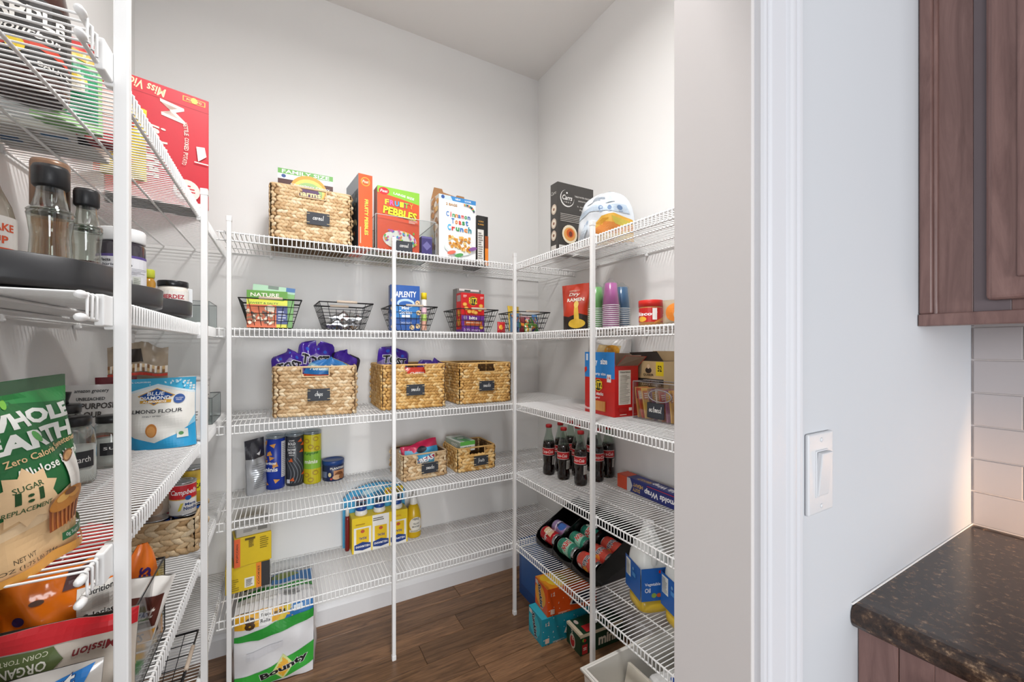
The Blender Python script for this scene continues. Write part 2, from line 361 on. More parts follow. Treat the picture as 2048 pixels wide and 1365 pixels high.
# tiles on the kitchen wall
TILE = C('#b9b2b2', .18, v=.03, sc=9); TX = 1.41
wk = bpy.data.objects['wall_kitchen']
MB().box(TX-.002, -.35, .914, TX, YF, 1.40, C('#d6cdca', .8)).build('grout', wk)
tm = None; th, tl = .0765, .1525; row = 0; z = .917
while z < 1.39:
    y = YF-.002 + (tl/2 if row % 2 else .035)
    while y > -.3:
        a = min(y, YF-.002); b = y-tl
        m = MB(); m.rbox(TX-.008, b+.0015, z+.0015, TX-.001, a-.0015, min(z+th, 1.395)-.0015, TILE, .0016, 2); m.build('tile', wk)
        y -= tl
    z += th; row += 1
# worktop
t = thing('countertop', 'speckled dark brown laminate countertop running along the tiled wall', 'countertop', (0, 0, 0))
mt = bpy.data.materials.new('speckled_laminate'); mt.use_nodes = True; nt = mt.node_tree; b = nt.nodes['Principled BSDF']; b.inputs['Roughness'].default_value = .22
tc = nt.nodes.new('ShaderNodeTexCoord'); n1 = nt.nodes.new('ShaderNodeTexNoise'); n1.inputs['Scale'].default_value = 80; n1.inputs['Detail'].default_value = 6; n1.inputs['Roughness'].default_value = .7
cr = nt.nodes.new('ShaderNodeValToRGB'); e = cr.color_ramp.elements; e[0].position = .30; e[0].color = lin('#1c1512'); e[1].position = .52; e[1].color = lin('#3c2b22')
for p_, c_ in ((.60, '#5d4634'), (.68, '#a08468'), (.73, '#40302a')):
    q = e.new(p_); q.color = lin(c_)
nt.links.new(tc.outputs['Object'], n1.inputs['Vector']); nt.links.new(n1.outputs['Fac'], cr.inputs[0]); nt.links.new(cr.outputs[0], b.inputs['Base Color'])
m = MB(); pr = [(TX, .876), (.812, .876), (.803, .879), (.7975, .886), (.7955, .895), (.7965, .904), (.801, .911), (.808, .914), (.82, .9145), (.84, .914), (TX, .914)]
m.prism(pr, YF-.0015, -.7, mt); m.build('laminate_top', t)
MB().tube([(.80, YF-.0015, .9155), (TX-.003, YF-.0015, .9155)], .0018, C('#f0efee', .5), 5).build('caulk_line', t)
CAB = wood('#6f524d', '#8d6d66', (9, 9, 1.0), .04, .36)
t = thing('base_cabinet', 'dark stained wooden base cabinet under the speckled countertop', 'cabinet', (0, 0, 0))
MB().box(.84, -.7, .1, TX-.001, YF-.001, .8755, CAB).build('body', t)
MB().box(.90, -.7, .0, TX-.001, YF-.001, .1, C('#2a1c18', .6)).build('toe_kick', t)
m = MB()
for y0, y1 in ((YF-.001, .255), (.254, .215)): m.rbox(.822, y1, .10, .84, y0, .8755, CAB, .001)
m.rbox(.822, -.7, .83, .84, .215, .8755, CAB, .001); m.build('face_frame', t)
def panel_door(t, x, y0, y1, z0, z1, name='door'):
    d = MB(); d.rbox(x-.004, y0, z0, x+.016, y1, z1, CAB, .006, 3); o = d.build(name, t)
    r = MB(); r.rbox(x-.010, y0+.055, z0+.055, x-.002, y1-.055, z1-.055, CAB, .005, 3); r.build('raised_panel', o)
    for a in ((y0, y0+.05, z0, z1), (y1-.05, y1, z0, z1)): pass
    return o
panel_door(t, .806, -.30, .205, .12, .70); panel_door(t, .806, -.30, .205, .715, .845, 'drawer')
t = thing('upper_cabinet', 'dark stained wooden wall cabinet above the tile backsplash', 'cabinet', (0, 0, 0))
UZ = 1.393
MB().box(1.105, -.6, UZ, TX-.001, YF-.001, 2.30, CAB).build('body', t)
m = MB(); m.rbox(1.09, .235, UZ, 1.106, YF-.001, 2.30, CAB, .001); m.build('filler_strip', t)
m = MB(); m.tube([(1.088, .284, UZ), (1.088, .284, 2.30)], .0045, CAB, 8); m.rbox(1.080, .286, UZ, 1.092, YF-.001, 2.30, CAB, .003, 2); m.build('scribe_moulding', t)
m = MB(); m.rbox(1.088, .19, UZ, 1.106, .2345, 2.30, C('#6a5d60', .4), .001); m.rbox(1.088, -.6, UZ, 1.106, .19, UZ+.035, CAB, .001); m.build('face_frame', t)
d = MB(); d.rbox(1.068, -.3, UZ+.018, 1.0885, .2165, 2.28, CAB, .008, 3); dd = d.build('door', t)
r_ = MB(); r_.rbox(1.061, -.22, UZ+.054, 1.07, .1805, 2.22, CAB, .004, 3); r_.build('raised_panel', dd)
m = MB(); m.rbox(1.076, -.6, 1.370, 1.112, YF-.001, UZ, CAB, .0025, 2); m.build('light_rail', t)
# ------------------------------------------------------------------ wire shelving
WIRE = C('#f4f4f3', .35, v=.01)
PITCH = .0152; LIP = .034; RW = .0016; RR = .0030
def wire_shelf(label, L, Dp, loc, rz, supports=()):
    """local x along the length, y from the front rail (0) to the wall (Dp); deck top at z = 0"""
    t = thing('wire_shelf', label, 'shelf', loc, rz)
    m = MB(); n = int(L/PITCH); x0 = (L-(n-1)*PITCH)/2
    for i in range(n):
        x = x0+i*PITCH
        m.tube([(x, Dp-.004, -RW), (x, .0035, -RW), (x, .0, -.004), (x, 0, -LIP)], RW, WIRE, 5, cap=False)
    m.build('deck_wires', t)['kind'] = 'stuff'
    for y, z, nm in ((.0042, -RW*2-RR+.0006, 'front_rail'), (.0042, -LIP, 'lip_rail'), (Dp*.36, -RW*2-RR+.0004, 'support_rail'), (Dp*.70, -RW*2-RR+.0004, 'support_rail'), (Dp-.006, -RW*2-RR+.0004, 'wall_rail')):
        MB().tube([(0, y, z), (L, y, z)], RR, WIRE, 7).build(nm, t)
    k = int(L/.3)
    for i in range(k):
        x = L*(i+.5)/k; c = MB(); c.rbox(x-.006, Dp-.016, -.020, x+.006, Dp-.001, -.003, WIRE, .003, 2)
        c.lathe([(.004, 0), (.004, .003), (0, .004)], WIRE, 8, Matrix.Translation((x, Dp-.014, -.016)) @ Matrix.Rotation(pi/2, 4, 'X')); c.build('wall_clip', t)
    return t
LEV = [H1, H2, H3, H4, H5]; ORD = ['topmost', 'second highest', 'middle', 'second lowest', 'lowest']
for z, od in zip(LEV, ORD):
    wire_shelf(f'white wire shelf along the back wall, {od} of its five levels', XR-.004-(XS+.008), YB-YP, (XS+.008, YP, z), 0)
    wire_shelf(f'white wire shelf on the bare wall beside the door jamb, {od} of five levels', YP-.004-(YJ+.02), XR-XP, (XP, YP-.004, z), -90)
    wire_shelf(f'white wire shelf on the wall of jars and baking bags, {od} of five levels', YB-.004-.695, -XL+XS, (XS, .695, z), 90)
def post(label, x, y, rz, top, ends):
    t = thing('shelf_pole', label, 'pole', (x, y, 0), rz)
    MB().rbox(-.0075, -.0085, .004, .0075, .0085, top, WIRE, .0022, 2).build('tube', t)
    MB().rbox(-.0088, -.0098, 0, .0088, .0098, .022, WIRE, .003, 2).build('foot_cap', t)
    MB().rbox(-.0085, -.0095, top-.016, .0085, .0095, top+.004, WIRE, .002, 2).build('end_cap', t)
    for z in LEV:
        m = MB(); m.rbox(-.006, .006, z-LIP-.012, .006, .0185, z+.002, WIRE, .002, 2)
        if ends:
            m.rbox(-.040, .008, z-LIP-.008, -.006, .0185, z+.001, WIRE, .002, 2)
            for zz in (z-.006, z-LIP): MB().lathe([(.001, -.012), (.0048, -.009), (.0056, -.002), (.0048, .004), (.001, .008)], WIRE, 10, Matrix.Translation((ends*.094, .0135, zz)) @ Matrix.Rotation(pi/2, 4, 'Y')).build('rail_end_cap', t)
        else:
            m.tube([(-.009, .0125, z-.0065), (.009, .0125, z-.0065)], .0046, WIRE, 8); m.tube([(-.009, .0125, z-LIP), (.009, .0125, z-LIP)], .0046, WIRE, 8)
        m.build('shelf_bracket', t)
    return t
TP = H1+.045
PG = 'white poles holding the wire shelves'
post('white shelf pole between the chocolate cereal basket and the jar shelves, in the corner', -.1669, YP-.012, 0, TP, 0)
post('white shelf pole in front of the orange cereal box with the small black tag', .4106, YP-.012, 0, TP, 0)
post('white shelf pole at the inner corner where back and side shelves meet', XP-.004, YP-.008, 0, TP, 0)
post('white shelf pole in front of the bread bag and cup stacks', XP-.012, 1.1653, -90, TP, 0)
post('white shelf pole in front of the almond flour bag', XS+.012, 1.4916, 90, TP, 0)
post('white shelf pole at the free end of the jar shelves by the green sweetener bag', XS+.012, .7889, 90, TP+.25, -1)
# ------------------------------------------------------------------ builders of goods
STRAW = island(['#b08c60', '#c7a478', '#d6b78c', '#dfc49c', '#ead6b4'])
STRAWY = island(['#b08242', '#cb9a52', '#dbad66', '#e4bd7c', '#eccf9a'])
STRIN = C('#7a5a38', .8, v=.25, sc=90)
SLATE = C('#2f333a', .6, v=.05); CHALK = C('#f2f2ee', .7, v=.02)
def lobe(m, cx, ang, tilt, a, b, c, mat, pos, nrm, tan):
    """one slanted straw lobe: a half length, b half height, c half depth"""
    vs = []; fs = []; n = 6; rings = (-.72, 0, .72)
    ux = tan*cos(tilt)+Vector((0, 0, 1))*sin(tilt); uz = -tan*sin(tilt)+Vector((0, 0, 1))*cos(tilt)
    for s_ in rings:
        k = math.sqrt(1-s_*s_)
        for j in range(n):
            q = 2*pi*j/n; vs.append(pos+ux*(a*s_)+uz*(b*k*cos(q))+nrm*(c*k*sin(q)))
    vs.append(pos-ux*a); vs.append(pos+ux*a); L = len(vs)
    for i in range(2):
        for j in range(n): fs.append((i*n+j, i*n+(j+1) % n, (i+1)*n+(j+1) % n, (i+1)*n+j))
    for j in range(n): fs.append((L-2, (j+1) % n, j)); fs.append((L-1, 2*n+j, 2*n+(j+1) % n))
    m.add(vs, fs, mat, True)
def wicker(label, W, D, H, loc, rz, word=None, straw=None, rows=None, cut=True, pitch=.0150, tagpos=(.0, .40), tagw=.082, group='woven straw baskets', back_cut=False, cuth=None):
    straw = straw or STRAW
    loc = (loc[0], loc[1], loc[2]+.0035); t = thing('woven_basket', label, 'basket', loc, rz, group)
    rows = rows or int(round(H/.0142)); rh = H/(rows+.35); cw = min(.050, W*.2); rd = .018
    cz0 = H-rh*3.0 if cuth is None else H-cuth; cz1 = H-rh*.75
    hw, hd = W/2-.005, D/2-.005
    segs = [((-hw+rd, -hd), (hw-rd, -hd), (0, -1)), ((hw, -hd+rd), (hw, hd-rd), (1, 0)), ((hw-rd, hd), (-hw+rd, hd), (0, 1)), ((-hw, hd-rd), (-hw, -hd+rd), (-1, 0))]
    cen = [(hw-rd, -hd+rd), (hw-rd, hd-rd), (-hw+rd, hd-rd), (-hw+rd, -hd+rd)]
    path = []  # (pos, normal, tangent)
    for i, (a, b, n_) in enumerate(segs):
        a = Vector((*a, 0)); b = Vector((*b, 0)); k = max(2, int((b-a).length/pitch)); tn = (b-a).normalized(); nn = Vector((*n_, 0))
        for j in range(k): path.append((a+(b-a)*((j+.5)/k), nn, tn))
        a0 = math.atan2(n_[1], n_[0]); q = a0+pi/4; nn = Vector((cos(q), sin(q), 0)); c = Vector((*cen[i], 0))
        path.append((c+nn*rd, nn, Vector((-sin(q), cos(q), 0))))
    rr = random.Random(int(abs(loc[0]*1000)))
    for r in range(rows):
        m = MB(); z = rh*(r+.5); tl = .46 if r % 2 else -.46
        ro = rr.randrange(len(path))
        for p, nn, tn in path[ro:]+path[:ro]:
            if cut and z > cz0 and abs(p.x) < cw and (nn.y < -.9 or (back_cut and nn.y > .9)): continue
            off = tn*(pitch*.5*(r % 4 > 1))
            lobe(m, 0, 0, tl+rr.uniform(-.12, .12), pitch*.95, rh*.64, .0050, straw, p+off+Vector((0, 0, z+rr.uniform(-.0008, .0008)))+nn*rr.uniform(-.0008, .0014), nn, tn)
        m.build('braided_row', t)
    # lining, floor, rim
    m = MB(); q = .0035; x0, y0 = hw-.001, hd-.001
    m.box(-x0, y0-q, 0.002, x0, y0, H-.004, STRIN); m.box(-x0, -y0, .002, -x0+q, y0, H-.004, STRIN); m.box(x0-q, -y0, .002, x0, y0, H-.004, STRIN)
    if cut:
        m.box(-x0, -y0, .002, -cw, -y0+q, H-.004, STRIN); m.box(cw, -y0, .002, x0, -y0+q, H-.004, STRIN); m.box(-cw, -y0, .002, cw, -y0+q, cz0, STRIN)
    else: m.box(-x0, -y0, .002, x0, -y0+q, H-.004, STRIN)
    m.box(-x0, -y0, .002, x0, y0, .006, STRIN); m.build('lining', t)
    ring = []
    for i, (a, b, n_) in enumerate(segs):
        ring += [(a[0], a[1], H-.003), (b[0], b[1], H-.003)]; a0 = math.atan2(n_[1], n_[0])
        for g in (.35, .65): q = a0+pi/2*g; ring.append((cen[i][0]+rd*cos(q), cen[i][1]+rd*sin(q), H-.003))
    MB().tube(ring, .0042, straw, 7, closed=True).build('rim', t)
    if cut:
        MB().tube([(-cw, -hd-.003, H-.006), (-cw, -hd-.003, cz0+.004), (-cw+.004, -hd-.003, cz0), (cw-.004, -hd-.003, cz0), (cw, -hd-.003, cz0+.004), (cw, -hd-.003, H-.006)], .0028, straw, 6).build('handle_edging', t)
    if word:
        tw, thh = tagw, tagw*.60; tx, tz = tagpos[0], H*tagpos[1]; yy = -D/2-.0052
        g = MB(); g.rbox(tx-tw/2, yy-.002, tz-thh/2, tx+tw/2, yy+.001, tz+thh/2, SLATE, .001); tg = g.build('label_tag', t)
        for sx in (-1, 1):
            for sz in (-1, 1): MB().tube([(tx+sx*(tw/2-.010), yy-.003, tz+sz*(thh/2-.008)), (tx+sx*(tw/2+.003), yy-.0015, tz+sz*(thh/2-.008)), (tx+sx*(tw/2+.006), yy+.005, tz+sz*(thh/2-.008))], .0012, C('#d9c6a0', .7), 5).build('tie_cord', tg)
        p = Print(tw, thh, lambda x, y, h: (tx+(x-.5)*tw, yy-.002-h, tz+(y-.5)*thh))
        p.hand(word, .5, .5, .19, CHALK, .020); p.build('lettering', tg)
    return t
BLK = C('#1b1b1d', .45, v=.05); HND = C('#cbb9a6', .6, v=.08)
def wire_basket(label, W, D, H, loc, rz, hand=None, taper=.70):
    t = thing('wire_basket', label, 'basket', loc, rz, 'black wire baskets with wooden handles')
    bw, bd = W*taper/2, D*taper/2; w, d = W/2, D/2
    def P(sx, sy, k): return Vector((sx*(bw+(w-bw)*k), sy*(bd+(d-bd)*k), .003+(H-.003)*k))
    m = MB(); m.tube([P(-1,-1,1), P(1,-1,1), P(1,1,1), P(-1,1,1)], .0024, BLK, 6, closed=True); m.build('rim', t)
    m = MB()
    for k in (0, .25, .5, .74): m.tube([P(-1,-1,k), P(1,-1,k), P(1,1,k), P(-1,1,k)], .0011, BLK, 5, closed=True)
    n = 7
    for i in range(n+1):
        s_ = -1+2*i/n
        for sy in (-1, 1):
            top = .74 if .24 < (i/n) < .76 else 1
            m.tube([P(s_, sy, 0), P(s_, sy, top)], .0011, BLK, 5)
        m.tube([P(s_, -1, 0), P(s_, 1, 0)], .0011, BLK, 5)
    n2 = 7
    for i in range(n2+1):
        s_ = -1+2*i/n2
        for sx in (-1, 1): m.tube([P(sx, s_, 0), P(sx, s_, 1)], .0011, BLK, 5)
        m.tube([P(-1, s_, 0), P(1, s_, 0)], .0011, BLK, 5)
    m.build('wire_mesh', t)['kind'] = 'stuff'
    for sy in (-1, 1):
        MB().lathe([(.0035, -W*.19), (.0052, -W*.185), (.0052, W*.185), (.0035, W*.19)], hand or HND, 12, Matrix.Translation((0, sy*d, H+.003)) @ Matrix.Rotation(pi/2, 4, 'Y')).build('wooden_handle', t)
    return t
def bagshape(W, H, T, seed=0, mode='pillow', wr=.0022, waist=.03, topw=1.0, foot=.85, dome=0, jag=0):
    """returns fn(x, y, h, side): a point on the front (side -1) or back (+1) sheet"""
    rr = random.Random(seed); ws = [(rr.uniform(-9, 9), rr.uniform(4, 16), rr.uniform(0, 6.28), rr.uniform(.3, 1)) for _ in range(6)]
    def prof(y):
        if mode == 'pillow': return max(0, 1-abs(2*y-1)**3.2)**.7
        lo = foot+(1-foot)*min(1, y/.25); up = 1 if y < .35 else max(0, 1-((y-.35)/.60)**1.7); return max(lo*up, .02)
    def fn(x, y, h, side=-1):
        u = 2*x-1; e = max(0, 1-abs(u)**2.6)**.75; th = T/2*e*prof(y)
        w = sum(a*sin(kx*u+ky*y+ph+(1.7 if side > 0 else 0)) for kx, ky, ph, a in ws)*wr*(.35+.65*(1-prof(y)*.5))*min(1, (1-abs(u))*6)
        k = (1-waist*sin(pi*y))*(1+(topw-1)*y)
        zz = y*H
        if jag: zz += jag*H*y**3*(.75*sin(3.1*u+ws[0][2])+.25*sin(7.3*u+ws[1][2])+.12*abs(sin(15*u+ws[2][2])))*(1-.3*u*u)
        if dome: k *= max(.02, 1-y**dome)**.45
        return (u*W/2*k, side*(max(th+w, .0009)+h), zz)
    return fn
def bag(name, label, W, H, T, loc, rz, col, seed=0, rx=0, ry=0, mode='pillow', rough=.28, group=None, wr=.0022, front=None, back=None, cat='bag', film=None, crimp=None, waist=.03, topw=1.0, foot=.85, nx=20, ny=24, dome=0, jag=0):
    t = thing(name, label, cat, loc, rz, group, rx, ry); fn = bagshape(W, H, T, seed, mode, wr, waist, topw, foot, dome, jag)
    mt = film or C(col, rough, v=.06, sc=25, coat=.3); m = MB()
    m.grid(lambda u, v: fn(u, v, 0, -1), nx, ny, mt); m.grid(lambda u, v: fn(u, v, 0, 1), nx, ny, mt, flip=True)
    # close the bottom edge
    vs = []; fs = []
    for i in range(nx+1): vs += [fn(i/nx, 0, 0, -1), fn(i/nx, 0, 0, 1)]
    for i in range(nx): fs.append((2*i, 2*i+1, 2*i+3, 2*i+2))
    m.add(vs, fs, mt); m.build('pouch', t)
    if crimp:
        p = Print(W, H, lambda x, y, h: fn(x, y, h, -1), (nx, ny), .0010); p.rect(0, crimp[0], 1, 1, crimp[1]); p.build('seal_strip', t)
    for f_, sd, nm in ((front, -1, 'front_print'), (back, 1, 'back_print')):
        if f_:
            p = Print(W, H, (lambda x, y, h, sd=sd: fn(x if sd < 0 else 1-x, y, h, sd)), (nx, ny), .0011); f_(p); p.build(nm, t)
    return t
def cyl(name, label, cat, r, H, loc, rz, col, group=None, lid=None, lidh=.012, lidr=None, rim=None, art=None, span=200, a0=0, rough=.35, rx=0, ry=0, zband=None, bodymat=None, base=None):
    """can or canister: body, lid, printed wrap"""
    t = thing(name, label, cat, loc, rz, group, rx, ry)
    bh = H-(lidh if lid else 0); b = .0025
    MB().lathe([(r-b, 0), (r, b*.8), (r, bh-b*.8), (r-b, bh)], bodymat or C(col, rough), 32).build('body', t)
    if lid:
        lr = lidr or r+.0012
        MB().lathe([(lr, bh-.003), (lr, H-.0015), (lr-.0015, H), (lr-.004, H), (lr-.005, H-.002), (0, H-.002)], lid, 32).build('lid', t)
    if rim:
        for z in rim[1:]: MB().lathe([(r-.001, z-.0015), (r+.0012, z-.001), (r+.0012, z+.001), (r-.001, z+.0015)], rim[0], 32).build('rim', t)
    if art:
        z0, z1 = zband or (0.004, bh-.004); p = wrap(r, z0, z1, span, a0, 14); art(p); p.build('label_print', t)
    return t
# ------------------------------------------------------------------ back wall, top shelf
wicker('woven basket tagged cereal with a family size cereal box sticking out', .30, .29, .208, (.1025, 1.938, H1), 0, 'cereal', tagpos=(.02, .42))
def a(p):
    p.rect(0, 0, 1, .86, '#4d2620').rect(0, .93, 1, 1, '#6fae55').t('FAMILY SIZE', .5, .965, .05, '#f4f6f0', w=.86, b=.02).rect(0, .86, 1, .93, '#e9ebee')
    p.poly([(0,.93),(.16,.93),(.05,.86),(0,.86)], '#f3f3f3').ell(.10, .90, .04, .035, '#35558f').ell(.55, .76, .33, .28, '#e8a33c').ell(.55, .74, .29, .24, '#f2d16a').ell(.55, .72, .25, .20, '#9fc27a').ell(.55, .70, .20, .16, '#5b3a63')
    p.t('Chocolatey Chewy', .58, .80, .032, '#f5efe6', w=.72, b=.02).t('charms', .52, .70, .075, '#f6e9b0', w=.5, b=.03, o='#7d5a2a')
    for i in range(16): p.ell(.1+.8*random.random(), .12+.4*random.random(), .05, .04, random.choice(['#e9a6b6', '#f3d27a', '#8cc3e0', '#8a5a3a', '#b0d58a']))
carton('cereal_box', 'family size chocolate cereal box standing in the cereal basket', 'cereal box', .205, .062, .300, (.085, 1.935, H1+.012), -1, '#553028', cols={'l': '#b7b9bf', 'r': '#7d6a75', 't': '#7fb566'}, f=a)
carton('cereal_box', 'purple cereal box mostly hidden behind the family size box', 'cereal box', .17, .05, .252, (.052, 2.005, H1+.012), 0, '#7a2a55')
def fp_side(p):
    p.ell(.5, .90, .33, .33, '#f2a33c').ell(.5, .90, .26, .26, '#f05a28').t('Post', .5, .90, .04, '#fff3d0', w=.44, sh=.2, b=.01)
    p.t('FRUITY PEBBLES', .56, .42, .16*.3, '#ffe14a', w=2.6, b=.03, o='#3c3c5a', ow=.035, rot=-90); p.lines(.1, .06, .22, .55, 1, '#f4b79a')
def fp_dark(p):
    rr = random.Random(4); p.rect(.03, .04, .97, .80, '#2c3440')
    for i in range(60): p.ell(rr.uniform(.1, .9), rr.uniform(.07, .76), rr.uniform(.03, .09), rr.uniform(.02, .06), rr.choice(['#1e2836', '#44606e', '#7a8a86', '#a55a34', '#32483f', '#c9b58a']), 10, rr.uniform(0, 3))
carton('cereal_box', 'orange cereal box turned with its narrow spine facing out', 'cereal box', .058, .205, .312, (.293, 1.905, H1), 6, '#f05a28', cols={'l': '#9aa2ab', 'b': '#556'}, f=fp_side, l=fp_dark)
def fp_front(p):
    p.poly([(0, .90), (.5, .855), (1, .80), (1, 1), (0, 1)], '#8cc63f').ell(.15, .93, .12, .085, '#d8262c').t('Post', .15, .93, .045, '#ffffff', w=.17, sh=.2, b=.01)
    p.t('LARGE SIZE', .62, .905, .035, '#ffffff', w=.5, b=.02, rot=-7)
    x = .22
    for ch, c_ in zip('FRUITY', ('#ffd92e', '#f06ab0', '#48b4e6', '#ffd92e', '#8cc63f', '#f5a623')): p.t(ch, x, .765-.02*(x-.2), .085, c_, w=.10, b=.035, o='#4a2a6a', ow=.03); x += .115
    p.t('PEBBLES', .53, .615, .125, '#ffe02e', w=.80, b=.04, o='#4a3a2a', ow=.035, rot=-5)
    rr = random.Random(5); p.ell(.52, .18, .40, .22, '#f7f1e6')
    for i in range(46): p.ell(rr.uniform(.15, .9), rr.uniform(.10, .32), .035, .022, rr.choice(['#f2c037', '#e85d9c', '#6cc04a', '#3fa7d6', '#f08a2a', '#b060c0']), 8, rr.uniform(0, 3))
    p.lines(.72, .47, .95, .53, 3, '#fbe3d4')
carton('cereal_box', 'orange fruity cereal box with green top standing in the clear bin', 'cereal box', .186, .062, .272, (.443, 1.838, H1+.004), 3, '#f0552a', cols={'l': '#b7a79a', 't': '#9a7a5a'}, f=fp_front)
carton('cereal_box', 'yellow and green cereal box right behind the orange fruity cereal', 'cereal box', .18, .055, .262, (.468, 1.91, H1+.004), 2, '#e8c21f', cols={'t': '#8cc63f'}, f=lambda p: p.rect(0, .80, 1, 1, '#8cc63f'))
carton('cereal_box', 'small purple box in the clear bin beside the orange cereal', 'box', .05, .12, .085, (.575, 1.88, H1+.004), 0, '#4c3a86', f=lambda p: p.poly([(.1, .5), (.5, .75), (.9, .5), (.5, .25)], '#8a7cc0').rect(.0, .9, 1, 1, '#7a6cb0'))
ACR = clear('#f3f6f6', .045)
def clear_bin(name, label, W, D, H, loc, rz, wall=.003, front=1.0, mat=None, edge=None, hole=False, group=None):
    t = thing(name, label, 'bin', loc, rz, group); m = MB(); q = mat or ACR; w, d = W/2, D/2; hf = H*front
    m.box(-w, -d, 0, w, d, wall, q)
    for x in (-w, w-wall): m.prism([(-d, 0), (d, 0), (d, H), (-d, hf)], 0, wall, q, Matrix(((0, 1, 0, x), (1, 0, 0, 0), (0, 0, 1, 0), (0, 0, 0, 1))))
    m.box(-w+wall, d-wall, 0, w-wall, d, H, q); m.box(-w+wall, -d, wall, w-wall, -d+wall, hf, q); m.build('walls', t)
    e = MB(); ec = edge or C('#c9cfd0', .15)
    e.tube([(-w, -d, hf), (w, -d, hf), (w, d, H), (-w, d, H)], .0014, ec, 5, closed=True)
    for x in (-w, w): e.tube([(x, -d, 0), (x, -d, hf)], .0011, ec, 5)
    e.tube([(-w, -d, .001), (w, -d, .001), (w, d, .001), (-w, d, .001)], .0011, ec, 5, closed=True); e.build('edges', t)
    return t
def slate_tag(parent, word, w, h, x, y, z, k=.2, pen=.02):
    g = MB(); g.rbox(x-w/2, y-.0015, z-h/2, x+w/2, y, z+h/2, SLATE, .002, 2); tg = g.build('label_tag', parent)
    p = Print(w, h, lambda a_, b_, c_: (x+(a_-.5)*w, y-.0015-c_, z+(b_-.5)*h)); p.hand(word, .5, .5, k, CHALK, pen); p.build('lettering', tg); return tg
b_ = clear_bin('clear_bin', 'clear plastic bin with a black cereal tag on the top shelf',   .265, .27, .15, (.475, 1.925, H1), 0); slate_tag(b_, 'cereal', .072, .045, -.012, -.1355, .024, .2)
def ctc(p):
    p.rect(.0, .93, .36, 1, '#cfe0ee').poly([(.36, .93), (.30, 1), (1, 1), (1, .93)], '#3f8fd0').ell(.10, .965, .045, .045, '#3a5a9a').t('NEW', .5, .965, .03, '#ffffff', w=.14, b=.02).t('LOOK', .78, .965, .03, '#ffffff', w=.18, b=.02)
    p.t('2 BAGS', .33, .865, .04, '#b07a2a', w=.3, b=.03)
    x = .22
    for ch, c_ in zip('Cinnamon', ('#3a7ac0', '#d83a3a', '#3a9a5a', '#e8852a', '#3a7ac0', '#d83a3a', '#3a9a5a', '#2a5a9a')): p.t(ch, x, .70 if ch not in 'Ci' else .712, .055 if ch not in 'Ci' else .08, c_, w=.075 if ch != 'i' else .028, b=.03); x += .088 if ch not in 'in' else .076
    x = .36
    for ch, c_ in zip('Toast', ('#3a7ac0', '#e8852a', '#d83a3a', '#3a9a5a', '#3a7ac0')): p.t(ch, x, .60 if ch not in 'Tt' else .612, .06 if ch not in 'Tt' else .085, c_, w=.075, b=.03); x += .095
    x = .26
    for ch, c_ in zip('Crunch', ('#48b4e6', '#d83a3a', '#3a9a5a', '#3a7ac0', '#e8852a', '#2a8a9a')): p.t(ch, x, .49 if ch not in 'Ch' else .505, .06 if ch not in 'Ch' else .095, c_, w=.095, b=.035); x += .112
    for i in range(9): a0 = 0.2+i*.2; p.ell(.72+.22*cos(a0), .80+.10*sin(a0), .03, .02, ['#2a2a5a', '#3a9a5a', '#e8852a'][i % 3], 8, a0)
    p.ell(.52, .20, .40, .20, '#dfe8e6').ell(.52, .21, .36, .165, '#f7f3ea')
    rr = random.Random(9)
    for i in range(40):
        a_, b_ = rr.uniform(.24, .82), rr.uniform(.15, .36); k = .04; q = rr.uniform(0, 1.5)
        p.ell(a_, b_, .048, .048, rr.choice(['#d99a3f', '#e8b45f', '#c9822f', '#f0c67a']), 4, q)
    for c_, x, y in (('#5aa05a', .5, .07), ('#8a5a9a', .88, .2), ('#e0705a', .3, .1)): p.ell(x, y, .12, .045, c_, 14, .3)
def ctc_side(p):
    rr = random.Random(2); p.rect(0, 0, 1, 1, '#d8d0c4')
    for i in range(26): p.ell(rr.uniform(.15, .85), rr.uniform(.05, .95), .16, .13, rr.choice(['#d99a3f', '#e8c27a', '#e9e4da', '#a8805a', '#c98f4a']), 10)
t = carton('cereal_box', 'white cinnamon cereal box opened with brown cardboard flaps up', 'cereal box', .194, .105, .300, (.728, 1.885, H1), 4, '#f4f5f4', cols={'l': '#d8d0c4', 't': '#6b4a30'}, f=ctc, l=ctc_side)
m = MB(); KR = C('#a97c52', .8, v=.1); m.add([(-.095,.05,.30),(.095,.05,.30),(.085,.052,.352),(.045,.052,.352),(.038,.052,.343),(-.03,.052,.352),(-.036,.052,.367),(-.078,.052,.367)], [tuple(range(8))], KR); m.add([(-.095,.0525,.30),(.095,.0525,.30),(.085,.0545,.352),(.045,.0545,.352),(.038,.0545,.343),(-.03,.0545,.352),(-.036,.0545,.367),(-.078,.0545,.367)], [tuple(range(7, -1, -1))], KR); m.build('open_flap', t)
def dk(p):
    p.rect(0, 0, .66, 1, '#2b2a28').rect(.05, .02, .60, .72, '#e9e6df').lines(.1, .04, .55, .68, 14, '#8a8680').t('CORN', .33, .88, .03, '#d8a24a', w=.46, b=.02).t('FLAKES', .33, .82, .03, '#d8a24a', w=.52, b=.02).rect(.70, .0, 1, .35, '#f08a2a').rect(.7, .35, 1, .6, '#a04a1a')
carton('cereal_box', 'narrow black and orange box at the end of the cereal row', 'cereal box', .062, .19, .252, (.889, 1.985, H1), 0, '#1f1d1c', f=dk)
